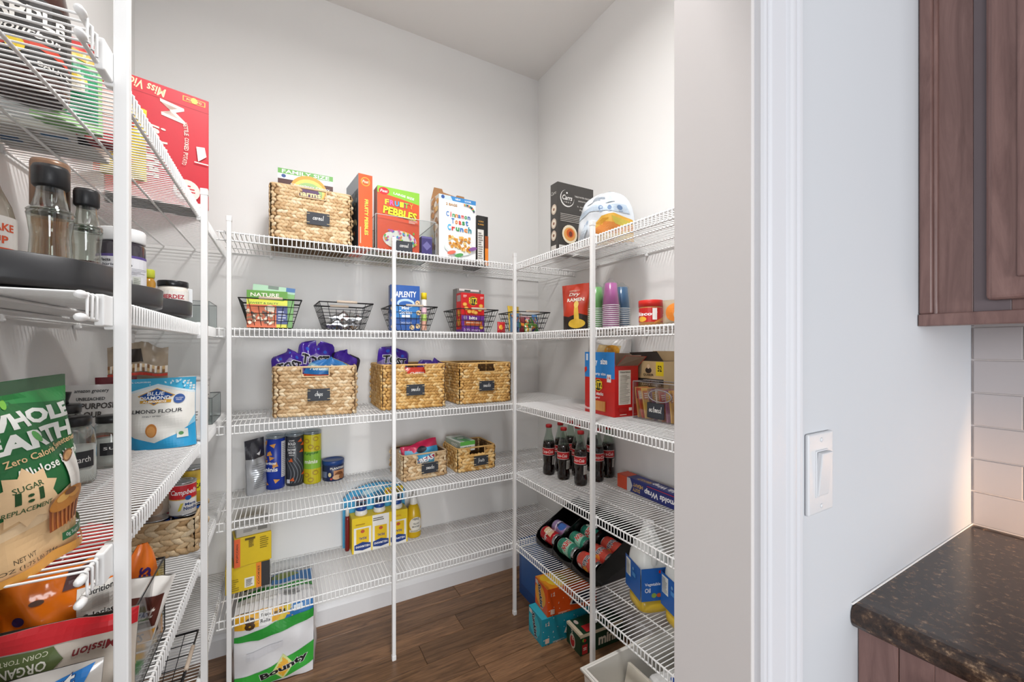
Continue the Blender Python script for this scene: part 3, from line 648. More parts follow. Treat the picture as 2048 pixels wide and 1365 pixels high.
# ------------------------------------------------------------------ bare side wall, top shelf
def carr(p):
    p.ell(.26, .79, .19, .19, '#e8e6e2').ell(.27, .80, .178, .178, '#3d3a37').t('Carrs', .26, .80, .07, '#f2f0ec', w=.27, sh=.25, b=.015).t('1831', .26, .735, .018, '#cfcac4', w=.18).ell(.25, .865, .02, .02, '#f2f0ec')
    p.t('TABLE WATER CRACKERS', .70, .84, .022, '#e6e2dc', w=.48, b=.01).t('assortment', .74, .785, .02, '#e6e2dc', w=.36).t('5 Original', .72, .70, .022, '#e6e2dc', w=.38).t('Flavours', .74, .655, .022, '#e6e2dc', w=.28).lines(.07, .46, .95, .58, 5, '#b5afa8', .4, 3)
    p.ell(.32, .285, .205, .205, '#efe3c8').ell(.32, .285, .16, .15, '#e8a65a').ell(.33, .30, .10, .10, '#d8622a').ell(.34, .29, .05, .06, '#7a3a2a').rect(.03, 0, 1, .12, '#d9d7d2').lines(.06, .02, .9, .10, 4, '#8f8b86', .4, 7)
def carr_s(p):
    for y in (.63, .43, .26): p.ell(.5, y, .36, .42, '#cbb9a6').ell(.5, y, .26, .3, '#e5dccb').ell(.5, y, .12, .12, '#8a5a3f')
    p.t('Carrs', .5, .86, .05, '#d8d4ce', w=.7, sh=.25).rect(.15, .05, .85, .12, '#d9d5cf')
carton('cracker_box', 'tall charcoal cracker box with a round logo beside the bread bag', 'box', .205, .055, .318, (1.163, 1.504, H1), 0, '#3f3c39', f=carr, l=carr_s, cols={'t': '#55524f'})
def br(p):
    p.poly([(.30, .02), (.36, .34), (.52, .50), (.74, .52), (.98, .40), (.99, .02)], '#dcaa44').poly([(.34, .24), (.55, .40), (.98, .30), (.98, .20), (.44, .16)], '#d4843a').poly([(.36, .06), (.56, .18), (.98, .14), (.94, .03), (.40, .03)], '#ead08a').poly([(.70, .48), (.96, .36), (.9, .26), (.74, .34)], '#bfae4a').poly([(.42, .38), (.54, .46), (.66, .44), (.5, .35)], '#c9902a').poly([(.55, .06), (.70, .12), (.68, .03)], '#c98a2a').poly([(.78, .08), (.9, .2), (.86, .06)], '#e9dca8')
    p.poly([(.0, .52), (.30, .60), (.62, .58), (.96, .50), (.94, .66), (.4, .70), (.02, .62)], '#c3d3e2')
    for x in (.52, .68, .84): p.ell(x, .64-.10*(x-.5), .038, .038, '#6f8cb4').rect(x-.03, .575-.10*(x-.5), x+.03, .585-.10*(x-.5), '#8aa0bd')
    p.t('honey wheat', .20, .32, .08, '#7d9cc0', w=.30, sh=.2, b=.01, rot=58).lines(.30, .78, .62, .86, 3, '#8f9cab').poly([(.1, .05), (.28, .3), (.26, .4), (.06, .2)], '#d2dfea').poly([(.2, .74), (.3, .92), (.34, .76)], '#eef3f7').poly([(.6, .72), (.7, .90), (.8, .72)], '#cbd8e4')  # pale and darker facets paint crease light and shade onto the film
bag('bread_bag', 'puffy white and blue bread bag with golden picture on the top shelf', .245, .228, .13, (1.180, 1.300, H1+.002), -62, '#dfe6ec', 5, front=br, wr=.007, rough=.2, waist=-.02, dome=3.4)
# ------------------------------------------------------------------ second shelf, wire baskets and what they hold
for lb, x, rz_ in (('black wire basket holding two granola bar boxes', -.04, 0), ('black wire basket holding crumpled silver foil', .228, 2), ('black wire basket holding the blue cookie box', .515, 0), ('black wire basket holding the red cracker bits box', .83, 0), ('black wire basket holding mixed candy bags in the corner', 1.145, -4)):
    wire_basket(lb, .208, .205, .112, (x, 1.908, H2), rz_)
def gran(p):
    p.rect(0, .70, 1, 1, '#e6e84a').poly([(0, .78), (.9, .74), (1, .82), (1, 1), (0, 1)], '#5d9a2f').t('NATURE', .44, .885, .10, '#f4f7dc', w=.7, b=.02, o='#2f5a1a').rect(0, .62, 1, .70, '#dfe54a').t('SWEET & SALTY', .42, .66, .05, '#4a6a1f', w=.7, b=.02)
    p.rect(0, 0, .72, .62, '#dd6b3a').rect(.72, .10, 1, .60, '#3c4a86').lines(.76, .18, .97, .5, 4, '#c9cfe6').ell(.56, .52, .13, .09, '#efe2cc')
    rr = random.Random(3)
    for i in range(44): p.ell(rr.uniform(.02, .66), .46-.35*rr.random(), .045, .03, rr.choice(['#e9dcc2', '#8a6a48', '#5a4230', '#c9ad84', '#f2ead8']), 7, rr.uniform(0, 3))
carton('granola_box', 'front green and yellow granola bar box in the wire basket', 'box', .135, .035, .142, (-.052, 1.852, H2+.004), 0, '#d8d23a', f=gran, cols={'r': '#4f9a5a', 't': '#dfe54a'})
carton('granola_box', 'green granola bar box tilted behind the front granola box', 'box', .145, .035, .165, (-.040, 1.895, H2+.006), 0, '#7fb56a', f=lambda p: p.rect(0, .85, 1, 1, '#a9cfb8').rect(.35, .92, .6, 1, '#6f7f78').rect(.78, .90, 1, 1, '#3f6fa8').t('NATURE', .4, .80, .10, '#f4f7dc', w=.66, b=.02), ry=4)
for i, (x, y, z, w, rzz) in enumerate(((.225, 1.90, .004, .135, 4), (.235, 1.925, .036, .13, -8))):
    bag('foil_pack', ['crumpled silver foil pack at the bottom of the wire basket', 'crumpled silver foil pack lying on top of another'][i], w, .11, .042, (x, y-.05, H2+z+.018), rzz, '#c9cacc', 20+i, rx=-88, rough=.18, film=C('#cfd0d2', .22, 1.0, v=.1), wr=.006, cat='packet')
def apl(p):
    p.t('APLENTY', .52, .80, .13, '#ffffff', w=.72, b=.02, sh=.1, rot=2).rect(.05, .28, .95, .58, '#2f7fc6').ell(.52, .60, .30, .16, '#bcd8ee').ell(.52, .58, .24, .11, '#1f5fae').t('Mini', .5, .50, .07, '#ffffff', w=.24, b=.02).t('Cookies', .5, .405, .08, '#ffffff', w=.46, b=.02).rect(.38, .29, .66, .345, '#ffffff').t('CHOCOLATE', .52, .17, .04, '#dfeaf6', w=.4)
    for x, y in ((.10, .66), (.09, .48), (.1, .27), (.1, .08), (.92, .62), (.95, .40), (.92, .10), (.72, .07)): p.ell(x, y, .085, .085, '#e3c79a').ell(x-.02, y+.01, .02, .02, '#5a3a28').ell(x+.03, y-.02, .02, .02, '#5a3a28')
carton('cookie_box', 'blue mini cookie box standing in the wire basket', 'box', .132, .045, .205, (.485, 1.872, H2+.004), -3, '#1d57a8', f=apl, cols={'l': '#17458a', 'r': '#2a66b8'})
def tube_art(p): p.rect(0, 0, 1, .3, '#f0b49a').rect(0, .3, 1, .52, '#b8d86a').rect(0, .52, 1, .74, '#f0c4cf').rect(0, .74, 1, .82, '#f6f4f0')
cyl('snack_tube', 'pastel striped tube with yellow cap beside the blue cookie box', 'tube', .012, .178, (.575, 1.865, H2+.004), 0, '#f3efe8', lid=C('#f2d21f', .4), lidh=.028, art=tube_art, span=340)
def ritz(p):
    p.rect(0, 0, 1, .42, '#6b3391').ell(.5, .80, .18, .18, '#e7b92a').ell(.5, .80, .165, .165, '#1f2a2a').t('RITZ', .5, .805, .15, '#ffe23a', w=.36, b=.02, o='#1f2a2a').t('bits', .5, .36, .085, '#ffffff', w=.34, b=.03).rect(.12, .16, .90, .28, '#c05a2a').t('peanut butter', .52, .235, .05, '#ffeaca', w=.64, b=.02).ell(.16, .36, .08, .08, '#9a8ab0').t('50% more', .45, .05, .06, '#e6d8ee', w=.7)
    for x, y in ((.14, .70), (.2, .60), (.84, .68), (.5, .52), (.6, .50), (.86, .12), (.78, .58), (.32, .52)): p.ell(x, y, .095, .075, '#d9952f').ell(x, y, .07, .05, '#f0b95a')
    p.lines(.06, .88, .22, .95, 3, '#ffd9d0').lines(.80, .86, .95, .93, 3, '#ffd9d0')
carton('cracker_box', 'red and purple cracker bits box standing in the wire basket', 'box', .128, .055, .190, (.815, 1.875, H2+.004), 5, '#d31f22', f=ritz, l=lambda p: p.rect(.15, .78, .85, .94, '#a89a98').ell(.5, .48, .32, .3, '#e7a33a').ell(.5, .24, .32, .34, '#e7a33a').rect(0, 0, 1, .06, '#5a2a80'))
carton('cracker_box', 'grey box with white top behind the red cracker bits box', 'box', .135, .05, .218, (.822, 1.935, H2+.004), 4, '#77736f', f=lambda p: p.rect(.08, .95, .92, 1, '#ecebe8').rect(.3, .95, .55, .98, '#4a5a52'))
for i, (lb, x, y, w, h, c_, z, rzz, rxx) in enumerate((('yellow and white candy packet standing in the corner wire basket', 1.085, 1.90, .085, .135, '#f0c94a', .01, 15, -6), ('dark red candy bag lying low in the corner wire basket', 1.10, 1.872, .11, .085, '#8a2430', .004, -4, -20), ('pink striped candy bag in the corner wire basket', 1.175, 1.885, .11, .09, '#d98a94', .004, 5, -15), ('small green candy bag at the front of the corner wire basket', 1.165, 1.858, .09, .05, '#7fae4a', .004, 0, -20), ('small blue candy packet in the corner wire basket', 1.215, 1.90, .04, .10, '#4a7fb5', .004, 10, -5), ('blue and white candy bag at the side of the corner wire basket', 1.062, 1.86, .05, .10, '#6a8fb5', .004, -20, -8))):
    def cb(p, i=i):
        rr = random.Random(i+60)
        for k in range(9): p.ell(rr.uniform(.15, .85), rr.uniform(.15, .85), rr.uniform(.06, .2), rr.uniform(.05, .14), rr.choice(['#f6efe6', '#c22a34', '#f08a2a', '#3f8a4a', '#2a3a7a', '#f4d03f']), 9, rr.uniform(0, 3))
    bag('candy_bag', lb, w, h, .03, (x, y, H2+z+.004), rzz, c_, 30+i, rx=rxx, front=cb, nx=12, ny=12)
m_ = bag('candy_packet', 'small red candy packet between the wire baskets', .05, .055, .022, (.965, 1.83, H2+.001), 10, '#c9202a', 44, nx=10, ny=10, front=lambda p: p.ell(.3, .5, .2, .25, '#f2b43a'))
# ------------------------------------------------------------------ bare side wall, second shelf
def ramen(p):
    p.poly([(0, 0), (1, 0), (1, .30), (.7, .36), (.3, .30), (0, .34)], '#2c211c').ell(.58, .13, .38, .22, '#1c1614').ell(.58, .15, .30, .16, '#e2b83a').poly([(.50, .15), (.70, .15), (.66, .56), (.54, .56)], '#e6bc44').ell(.60, .56, .09, .12, '#f0cf6a')
    p.t('RAMEN', .55, .66, .075, '#fff4e6', w=.62, b=.03).t('Dry', .5, .77, .09, '#fff4e6', w=.4, b=.03, sh=.2).lines(.3, .84, .7, .88, 2, '#f6c8b0')
bag('noodle_bag', 'red orange ramen noodle bag standing beside the green cups', .128, .205, .06, (1.128, 1.425, H2), -62, '#c8391c', 6, mode='pouch', front=ramen, rough=.35, ry=-2)
ORDI = ['', 'second', 'third', 'fourth', 'fifth', 'sixth', 'seventh', 'eighth', 'ninth', 'tenth', 'eleventh', 'twelfth', 'thirteenth']
def cup_stack(cname, label, col, x, y, n, top):
    r0, r1, ch, st = .0335, .0232, .092, .0078; g = f'{cname} nested in a stack'
    mt = C(col, .35); wt = C('#f2f2f0', .4)
    m = MB(); m.lathe([(r1-.001, ch-.002), (r1, ch), (r1+.0005, ch-.001), (r0-.0012, .004)], mt, 24); mb = m
    first = None
    for k in range(n):
        if first is None:
            t = thing('plastic_cup', label, 'cup', (x, y, H2), 0, g)
            b1 = MB().lathe([(r0-.001, .003), (r1, ch-.001), (r1-.0015, ch), (0, ch)], mt, 24).build('cup_wall', t)
            b2 = MB().lathe([(r0-.0016, .003), (r0+.0012, .0008), (r0+.0014, .0022), (r0-.0004, .0042)], wt, 24).build('rolled_rim', t); first = (t, b1, b2)
        else:
            t = first[0].copy(); COL.objects.link(t); t.location = (x, y, H2+k*st)
            t['label'] = f'{cname.split()[0]} plastic cup in the upside down stack, ' + ('topmost' if k == n-1 else ORDI[n-k-1]+' from the top')
            for q in first[1:]:
                c = q.copy(); COL.objects.link(c); c.parent = t
    s_ = MB(); zt = (n-1)*st+ch
    s_.lathe([(r0+.004, .001), (r0+.0045, (n-1)*st), (r1+.006, zt), (.012, zt+.012), (.006, zt+.020)], clear('#f7f9f9', .05, .12), 20)
    tag(s_.build('plastic_sleeve', None, (x, y, H2)), f'clear plastic sleeve around the {cname.split()[0]} stack of cups', 'sleeve')
cup_stack('green cups', 'lowest green plastic cup of the upside down stack beside the ramen', '#86cf78', 1.143, 1.315, 12, 0)
cup_stack('pink cups', 'lowest pink plastic cup of the upside down stack beside green cups', '#cf6fb8', 1.152, 1.238, 13, 0)
cup_stack('blue cups', 'lowest blue plastic cup of the upside down stack against the wall', '#3f6f9a', 1.235, 1.262, 12, 0)
def bis(p):
    p.rect(0, .18, 1, .95, '#c92420').t('Biscoff', .45, .62, .20, '#ffffff', w=.52, sh=.1, b=.03).ell(.36, .34, .11, .06, '#f0b93a', 14).poly([(.62, .10), (.95, .30), (.98, .55), (.66, .22)], '#d98a3f').rect(.60, .30, .70, .92, '#f3f0ea')
for lb, x, y, rzz in (('spread jar with red lid at the shelf edge beside the jamb', 1.128, 1.012, -62), ('spread jar with red lid standing behind the first red lidded jar', 1.232, 1.028, -62)):
    cyl('spread_jar', lb, 'jar', .040, .092, (x, y, H2), rzz, '#c98a4a', lid=C('#d8281e', .35), lidh=.020, lidr=.0415, art=bis, span=220, bodymat=C('#c98f52', .25))
bag('snack_bag', 'small orange and grey snack bag at the end of the second shelf', .12, .088, .05, (1.15, .905, H2), -70, '#b9a890', 9, front=lambda p: p.ell(.4, .5, .28, .25, '#e8892f').ell(.55, .4, .18, .16, '#d8c8a8'), nx=12, ny=12)
# ------------------------------------------------------------------ back wall, middle shelf
wicker('woven basket tagged chips, full of purple and blue chip bags', .312, .25, .198, (.128, 1.944, H3), -6, 'chips', tagpos=(.012, .42))
wicker('woven basket tagged snacks on the middle shelf with purple chip bags', .297, .295, .198, (.522, 1.962, H3), -1, 'snacks', straw=STRAWY, tagpos=(.0, .42), cuth=.045)
wicker('golden woven basket tagged snacks on the middle shelf, nothing showing inside', .294, .295, .198, (.882, 1.978, H3), 0, 'snacks', straw=STRAWY, tagpos=(.0, .42), cuth=.045)
def tost(p):
    p.ell(.25, .86, .05, .05, '#2f5fd0').ell(.74, .84, .05, .05, '#2f5fd0').ell(.55, .92, .03, .03, '#4a7ae0').poly([(.0, .50), (.5, .72), (1, .50), (1, .62), (.5, .84), (0, .62)], '#8f80b8').t('TOST', .5, .69, .17, '#1a1722', w=.74, b=.05, o='#f2f0f6', ow=.05)
PUR = '#47249c'
bag('chip_bag', 'purple chip bag at the outer end of the chips basket', .13, .215, .07, (.035, 1.985, H3+.045), 6, PUR, 51, front=tost, rx=-8, ry=-4, wr=.005, jag=.07, dome=26)
bag('chip_bag', 'tall purple chip bag standing up in the middle of the chips basket', .15, .255, .07, (.108, 2.015, H3+.045), -4, PUR, 52, front=tost, rx=-5, ry=6, wr=.006, jag=.07, dome=26)
bag('chip_bag', 'black and purple chip bag at the back of the chips basket', .13, .21, .06, (.205, 1.995, H3+.05), -10, '#2a2434', 53, rx=-6, ry=14, wr=.005, jag=.07, dome=26, front=lambda p: p.rect(.1, .72, .9, 1, PUR).t('TAKIS', .45, .62, .12, '#e9e6ee', w=.5, b=.03).poly([(.2, .4), (.8, .5), (.6, .7), (.3, .62)], '#5b6a68'))
bag('chip_bag', 'yellow and green chip bag tucked in the chips basket', .08, .19, .035, (.142, 1.955, H3+.045), -12, '#c9b42a', 54, rx=-6, ry=26, front=lambda p: p.poly([(.1, .8), (.9, .7), (.9, .95), (.1, .97)], '#e8d437').ell(.5, .85, .28, .2, '#d8802a').ell(.6, .9, .16, .1, '#4a3a2a'), wr=.005)
def fies(p):
    p.rect(0, 0, 1, .42, '#d9a04a').rect(0, .42, 1, .66, '#d84a22').rect(0, .66, 1, 1, '#2f76b8').poly([(0, .80), (.5, .72), (1, .84), (1, .92), (.5, .82), (0, .9)], '#86b9cf')
    p.t('Tortilla Rounds', .5, .80, .10, '#f4f4ee', w=.86, b=.02, sh=.1).t('FIESTA', .52, .54, .13, '#f6efe2', w=.6, b=.03).poly([(.35, .05), (.6, .05), (.45, .30)], '#f2eee6').ell(.2, .2, .1, .08, '#efc270').ell(.78, .22, .12, .09, '#c98f35')
bag('chip_bag', 'blue and red tortilla rounds bag leaning at the front of the chips basket', .205, .205, .055, (.155, 1.885, H3+.025), -6, '#d9a04a', 55, front=fies, rx=-4, ry=6, wr=.004, jag=.05, dome=6)
bag('chip_bag', 'purple chip bag rising at the back of the first snacks basket', .155, .22, .07, (.452, 2.02, H3+.06), 4, PUR, 56, front=tost, rx=-6, ry=8, wr=.005, jag=.07, dome=26)
bag('chip_bag', 'purple chip bag slumped by the handle of the first snacks basket', .14, .20, .06, (.60, 1.93, H3+.02), -8, '#3c2478', 57, front=lambda p: p.t('TOSTI', .5, .80, .12, '#1a1722', w=.72, b=.05, o='#f2f0f6', ow=.05).poly([(.0, .6), (1, .55), (1, .72), (0, .7)], '#8a2a86'), rx=-3, ry=12, wr=.005, jag=.07, dome=26)
bag('chip_bag', 'red chip bag seen through the handle of the first snacks basket', .14, .175, .035, (.525, 1.862, H3+.01), 0, '#d03a24', 58, front=lambda p: p.t('CHEESE', .62, .84, .07, '#f4ece0', w=.5, b=.03), rx=-2, wr=.003)
# ------------------------------------------------------------------ bare side wall, middle shelf
def rfront(p):
    p.rect(0, .585, 1, 1, '#2387d6').t('party', .32, .83, .10, '#ffffff', w=.24, b=.03).t('size', .66, .85, .09, '#ffffff', w=.22, b=.03).t('party size', .52, .645, .055, '#ffffff', w=.4, b=.02).rect(.05, .86, .12, .97, '#dbe6f2').rect(.76, .53, .89, .65, '#f6f4f2').t('16', .825, .60, .045, '#d8261f', w=.09, b=.02).poly([(.0, .65), (.09, .70), (.07, .76), (0, .74)], '#d8261f')
    p.ell(.48, .47, .13, .13, '#f2c62c').ell(.48, .47, .115, .115, '#25301f').t('RITZ', .48, .475, .11, '#ffe23a', w=.27, b=.03).t('fresh stacks', .42, .335, .055, '#ffffff', w=.46, b=.03).t('original', .42, .265, .035, '#ffffff', w=.22, b=.02)
    p.rect(.22, .06, .72, .22, '#e0913f')
    for i in range(12): p.rect(.225+i*.041, .065, .245+i*.041, .215, '#f3bd76')
    p.t('9mm', .12, .075, .05, '#ffffff', w=.16, b=.02)
def rside(p):
    p.rect(.14, .24, .66, .92, '#efe9dc').lines(.18, .26, .62, .84, 22, '#8d8679', .35, 5).t('Nutrition', .40, .885, .028, '#2a2622', w=.42, b=.02).rect(.12, .10, .5, .18, '#b3201c').rect(.55, .12, .68, .18, '#f1e8e0').lines(.16, .04, .6, .07, 1, '#f6d8d0')
t = carton('cracker_box', 'red party size cracker box with blue top panel and open lid', 'box', .190, .122, .202, (1.207, 1.296, H3), -92, '#cf1f1d', r=rside, cols={'t': '#5d4a3e', 'b': '#a61c1a'})
FR = MB(); FR.rbox(-.095, -.0635, 0, .095, -.0618, .258, C('#cf1f1d', .4), .0005); fo = FR.build('front_panel', t)
p = Print(.190, .258, lambda x, y, h: ((x-.5)*.19, -.0635-h, y*.258)); rfront(p); p.build('front_print', fo)
m = MB(); KRI = C('#8f7a68', .8, v=.1); m.add([(.095,-.061,.202),(.095,.061,.202),(.150,.052,.242),(.135,-.045,.246)], [(0,1,2,3)], KRI); m.add([(.0955,-.061,.2018),(.0955,.061,.2018),(.1505,.052,.2418),(.1355,-.045,.2458)], [(3,2,1,0)], C('#c9221f', .4)); m.add([(-.095,.061,.202),(.095,.061,.202),(.09,.085,.252),(-.09,.085,.252)], [(0,1,2,3)], KRI); m.build('open_flap', t)
def quak(p):
    p.rect(0, .50, 1, .68, '#3a3733').rect(.72, .74, 1, .99, '#e9cf2c').t('52', .86, .87, .11, '#2a2622', w=.15, b=.03).t('QUAKER', .44, .745, .05, '#3a2f26', w=.40, b=.03).ell(.44, .83, .12, .09, '#3a332c').ell(.44, .90, .055, .07, '#e6c9a4').rect(.04, .76, .16, .95, '#b8a888').t('INSTANT OATMEAL', .55, .645, .03, '#e6ddcc', w=.6, b=.02).t('FLAVOR VARIETY', .55, .57, .045, '#e6ddcc', w=.72, b=.03).rect(0, 0, 1, .50, '#c9a06a').ell(.5, .25, .3, .2, '#b3743f')
t = carton('oatmeal_box', 'tan and yellow oatmeal carton with its lid flaps open', 'box', .135, .088, .222, (1.340, 1.166, H3), -90, '#cdb183', f=quak, l=lambda p: p.rect(0, .5, 1, .96, '#e9cf2c').t('52', .5, .8, .1, '#2a2622', w=.3, b=.03), cols={'t': '#4a3c32'})
m = MB()
for vv, c_ in (([(-.0675,-.044,.222),(.0675,-.044,.222),(.05,-.062,.262),(-.10,-.058,.256)], '#3f3b37'), ([(-.0675,-.044,.222),(-.0675,.044,.222),(-.115,.045,.235),(-.115,-.045,.235)], '#e8e0d0'), ([(-.0675,.044,.222),(.0675,.044,.222),(.0675,.048,.262),(-.0675,.048,.262)], '#a98f6a')):
    m.add(vv, [(0, 1, 2, 3)], C(c_, .6)); m.add([Vector(q)+Vector((0, .0006, -.0008)) for q in vv], [(3, 2, 1, 0)], C('#b59c78', .7))
m.build('open_flap', t)
b_ = clear_bin('clear_bin', 'clear bin tagged oatmeal packed with snack packets', .30, .085, .145, (1.2475, 1.02, H3), -90, mat=clear('#f4f3f3', .05), edge=C('#a9a5a6', .2)); slate_tag(b_, 'oatmeal', .078, .058, -.038, -.0427, .042, .2, .024)
m = MB()
m.tube([(-.095+.002+.052*cos(2*pi*i/20)+.075, -.0440, .098+.022*sin(2*pi*i/20)) for i in range(20)], .0022, C('#8f8b8c', .2), 6, closed=True); m.build('handle_hole', b_)
rr = random.Random(12)
PK = ['#d9a45a', '#c94f38', '#e8c06a', '#b98f6a', '#8f5f7a', '#d8c7b0', '#c9774a', '#a86f8a', '#e0b04a']
for i in range(13):
    carton('oatmeal_packet', ['packet', 'sachet'][i % 2]+f' of oatmeal filed upright in the oatmeal bin, {["first", "second", "third", "fourth", "fifth", "sixth", "seventh", "eighth", "ninth", "tenth", "eleventh", "twelfth", "thirteenth"][i]} from the inner end', 'packet', .070, .006, .118, (1.2475, 1.150-i*.020, H3+.004), 2*rr.uniform(-3, 3), PK[i % 9], 'oatmeal packets', rx=rr.uniform(-16, -4), bev=.001, f=lambda p, i=i: p.rect(0, .62, 1, .9, PK[(i+4) % 9]).ell(.5, .32, .28, .2, PK[(i+2) % 9]).lines(.1, .66, .9, .86, 3, '#f4ead8'))
def pasta(p):
    p.poly([(.25, .62), (.75, .60), (.8, .9), (.3, .92)], '#d9c08a').ell(.62, .82, .16, .13, '#e2a32a').ell(.45, .72, .14, .1, '#c9a86a').rect(0, 0, 1, .10, '#e0aa1f').ell(.12, .42, .05, .09, '#8fbf6a').ell(.1, .28, .04, .06, '#6fae5a').ell(.14, .15, .04, .05, '#5f9a5f')
bag('pasta_bag', 'white pasta bag with yellow foot standing behind the red cracker box', .22, .315, .07, (1.325, 1.445, H3), -68, '#ececea', 8, front=pasta, rx=-3, wr=.004)
# ------------------------------------------------------------------ back wall, fourth shelf
bag('snack_bag', 'narrow silver grey snack bag standing at the end of the chip cans', .085, .232, .065, (-.098, 2.062, H4), 38, '#b9bcc0', 61, mode='pouch', rough=.3, film=C('#bfc2c6', .3, .35, v=.06), front=lambda p: p.rect(0, .66, 1, 1, '#33333a').poly([(.4, .74), (.7, .80), (.55, .70)], '#f2f2f2').lines(.15, .12, .85, .58, 12, '#8a8d92', .3, 2), wr=.004, ry=-3)
CANL = clear('#dfe6ea', .10)
def dor(p):
    rr = random.Random(3)
    for i in range(14):
        x, y = rr.uniform(.05, .55), rr.uniform(.08, .95); a0 = rr.uniform(0, 2); p.poly([(x+.10*cos(a0+k*2.1), y+.055*sin(a0+k*2.1)) for k in range(3)], '#e8a24a')
    p.rect(.62, .22, .82, .95, '#e6e6ea').lines(.64, .24, .80, .93, 18, '#8f93a0', .3, 4).t('Doritos', .30, .53, .06, '#ffffff', w=.36, b=.03, sh=.1).t('minis', .34, .40, .085, '#ffffff', w=.36, b=.03)
cyl('chip_can', 'blue tortilla chip can with clear lid on the fourth shelf', 'can', .0365, .236, (-.029, 2.094, H4), 0, '#1d3fae', lid=CANL, lidh=.013, rim=(C('#c9ccd0', .3, 1), .2225), art=dor, span=230, a0=8)
def bold(p):
    p.t('SAME', .38, .93, .025, '#f2f2f2', w=.16, b=.02).t('BOLD', .38, .865, .06, '#f2f2f2', w=.22, b=.03).t('FLAVOR', .38, .80, .022, '#f2f2f2', w=.22, b=.02).t('NOW', .38, .74, .055, '#f2f2f2', w=.24, b=.03).t('MINI', .38, .68, .04, '#f2f2f2', w=.18, b=.02).t('SIZE', .38, .63, .025, '#f2f2f2', w=.14, b=.02)
    for i in range(5): p._a([((.22+.09*i+.14*sin(3.2*k/10+.4))*p.W+(.02*p.W if e else 0), (.05+.52*k/10)*p.H) for k in range(11) for e in (0, 1)], [(2*k, 2*k+1, 2*k+3, 2*k+2) for k in range(10)], '#7f858d')
    for x, y in ((.62, .92), (.70, .84), (.66, .70), (.36, .52), (.72, .22), (.40, .12)): p.poly([(x-.08, y-.02), (x+.06, y-.03), (x+.03, y+.05)], '#d9622a')
    p.rect(.24, .05, .34, .13, '#e8e8ea')
cyl('chip_can', 'dark grey bold flavor chip can between the blue and the yellow can', 'can', .0365, .236, (.047, 2.106, H4), 0, '#3f4248', lid=CANL, lidh=.013, rim=(C('#c9ccd0', .3, 1), .2225), art=bold, span=230, a0=6)
def fun(p):
    p.rect(0, 0, 1, 1, '#d6c81f').rect(0, .30, 1, .66, '#8fc43a').t('Funyuns', .42, .62, .08, '#2f6a2a', w=.44, b=.03, sh=.15, rot=5).t('minis', .42, .45, .075, '#f6f8e6', w=.40, b=.03)
    for x, y in ((.3, .88), (.56, .92), (.42, .76), (.6, .72), (.3, .18), (.55, .22), (.42, .08)): p.ell(x, y, .085, .075, '#b99a2a').ell(x, y, .05, .04, '#d6c81f')
cyl('chip_can', 'yellow and green onion ring snack can with clear lid', 'can', .0365, .240, (.119, 2.094, H4), 0, '#cfc322', lid=CANL, lidh=.013, rim=(C('#c9ccd0', .3, 1), .2265), art=fun, span=230, a0=4)
def plan(p): p.t('PLANTERS', .58, .80, .15, '#f4efe4', w=.42, b=.03).rect(.46, .10, .80, .66, '#c98f62').ell(.62, .35, .13, .09, '#7a4a2a').ell(.55, .2, .12, .07, '#e0b48a').ell(.70, .2, .1, .07, '#9a6238').rect(.1, .2, .28, .6, '#6f7fa6').ell(.36, .4, .04, .06, '#e9d8a0').ell(.40, .12, .03, .03, '#c94f38')
cyl('nut_can', 'short navy blue can of mixed nuts with blue lid', 'can', .047, .093, (.208, 2.100, H4), 0, '#1f2f5a', lid=C('#234a8f', .35), lidh=.016, lidr=.0485, art=plan, span=200, a0=4)
wicker('small woven basket tagged snacks on the fourth shelf with a candy bag', .228, .21, .118, (.585, 1.988, H4), 3, 'snacks', tagpos=(.018, .40), tagw=.082, cuth=.05, pitch=.019, rows=7)
wicker('small woven basket tagged fruits on the fourth shelf with a pouch box', .218, .205, .118, (.853, 1.98, H4), 0, 'fruits', tagpos=(.02, .40), tagw=.078, straw=STRAWY, cuth=.045, pitch=.019, rows=7)
def beast(p): p.rect(0, .0, 1, .40, '#6fc3e6').poly([(0, .40), (1, .55), (1, .75), (.5, .8), (0, .62)], '#4aa8d8').t('MRBEAST', .52, .42, .17, '#ffffff', w=.8, b=.04, o='#14233f', ow=.03, rot=6).ell(.5, .76, .14, .08, '#1c1c28').poly([(.05, .68), (.3, .62), (.25, .82), (.08, .86)], '#7ec8ea').t('CRISPY', .6, .16, .08, '#e8308a', w=.4, b=.03)
bag('candy_bag', 'pink and blue candy bag with white block letters in the small snacks basket', .185, .15, .05, (.600, 1.935, H4+.012), 4, '#e0315e', 71, front=beast, rx=-12, ry=-8, wr=.004, jag=.04)
carton('snack_box', 'brown and grey snack pack beside the pink candy bag', 'packet', .08, .04, .125, (.512, 1.965, H4+.01), 8, '#b99a78', f=lambda p: p.rect(.1, .5, .9, .95, '#c9c9c4').ell(.5, .3, .3, .25, '#a0784a'), rx=-8)
def gogo(p): p.t('GOGO', .5, .30, .30, '#1f3f2a', w=.5, b=.03, o='#f2f4ee', ow=.05).rect(0, .6, 1, 1, '#5fae4a')
carton('pouch_box', 'green and white fruit pouch carton lying in the fruits basket', 'box', .085, .16, .05, (.805, 1.985, H4+.098), 6, '#e6eae2', f=gogo, t=lambda p: p.rect(.05, .05, .95, .95, '#7fa08a').rect(.3, .0, .7, .7, '#3f9a4a').rect(.0, .7, 1, 1, '#cfd6cc').ell(.5, .5, .2, .2, '#e4efe0'), l=lambda p: p.rect(0, .1, 1, .9, '#a9b7a9').t('GOGO', .6, .5, .4, '#f4f6f0', w=.4, b=.03))
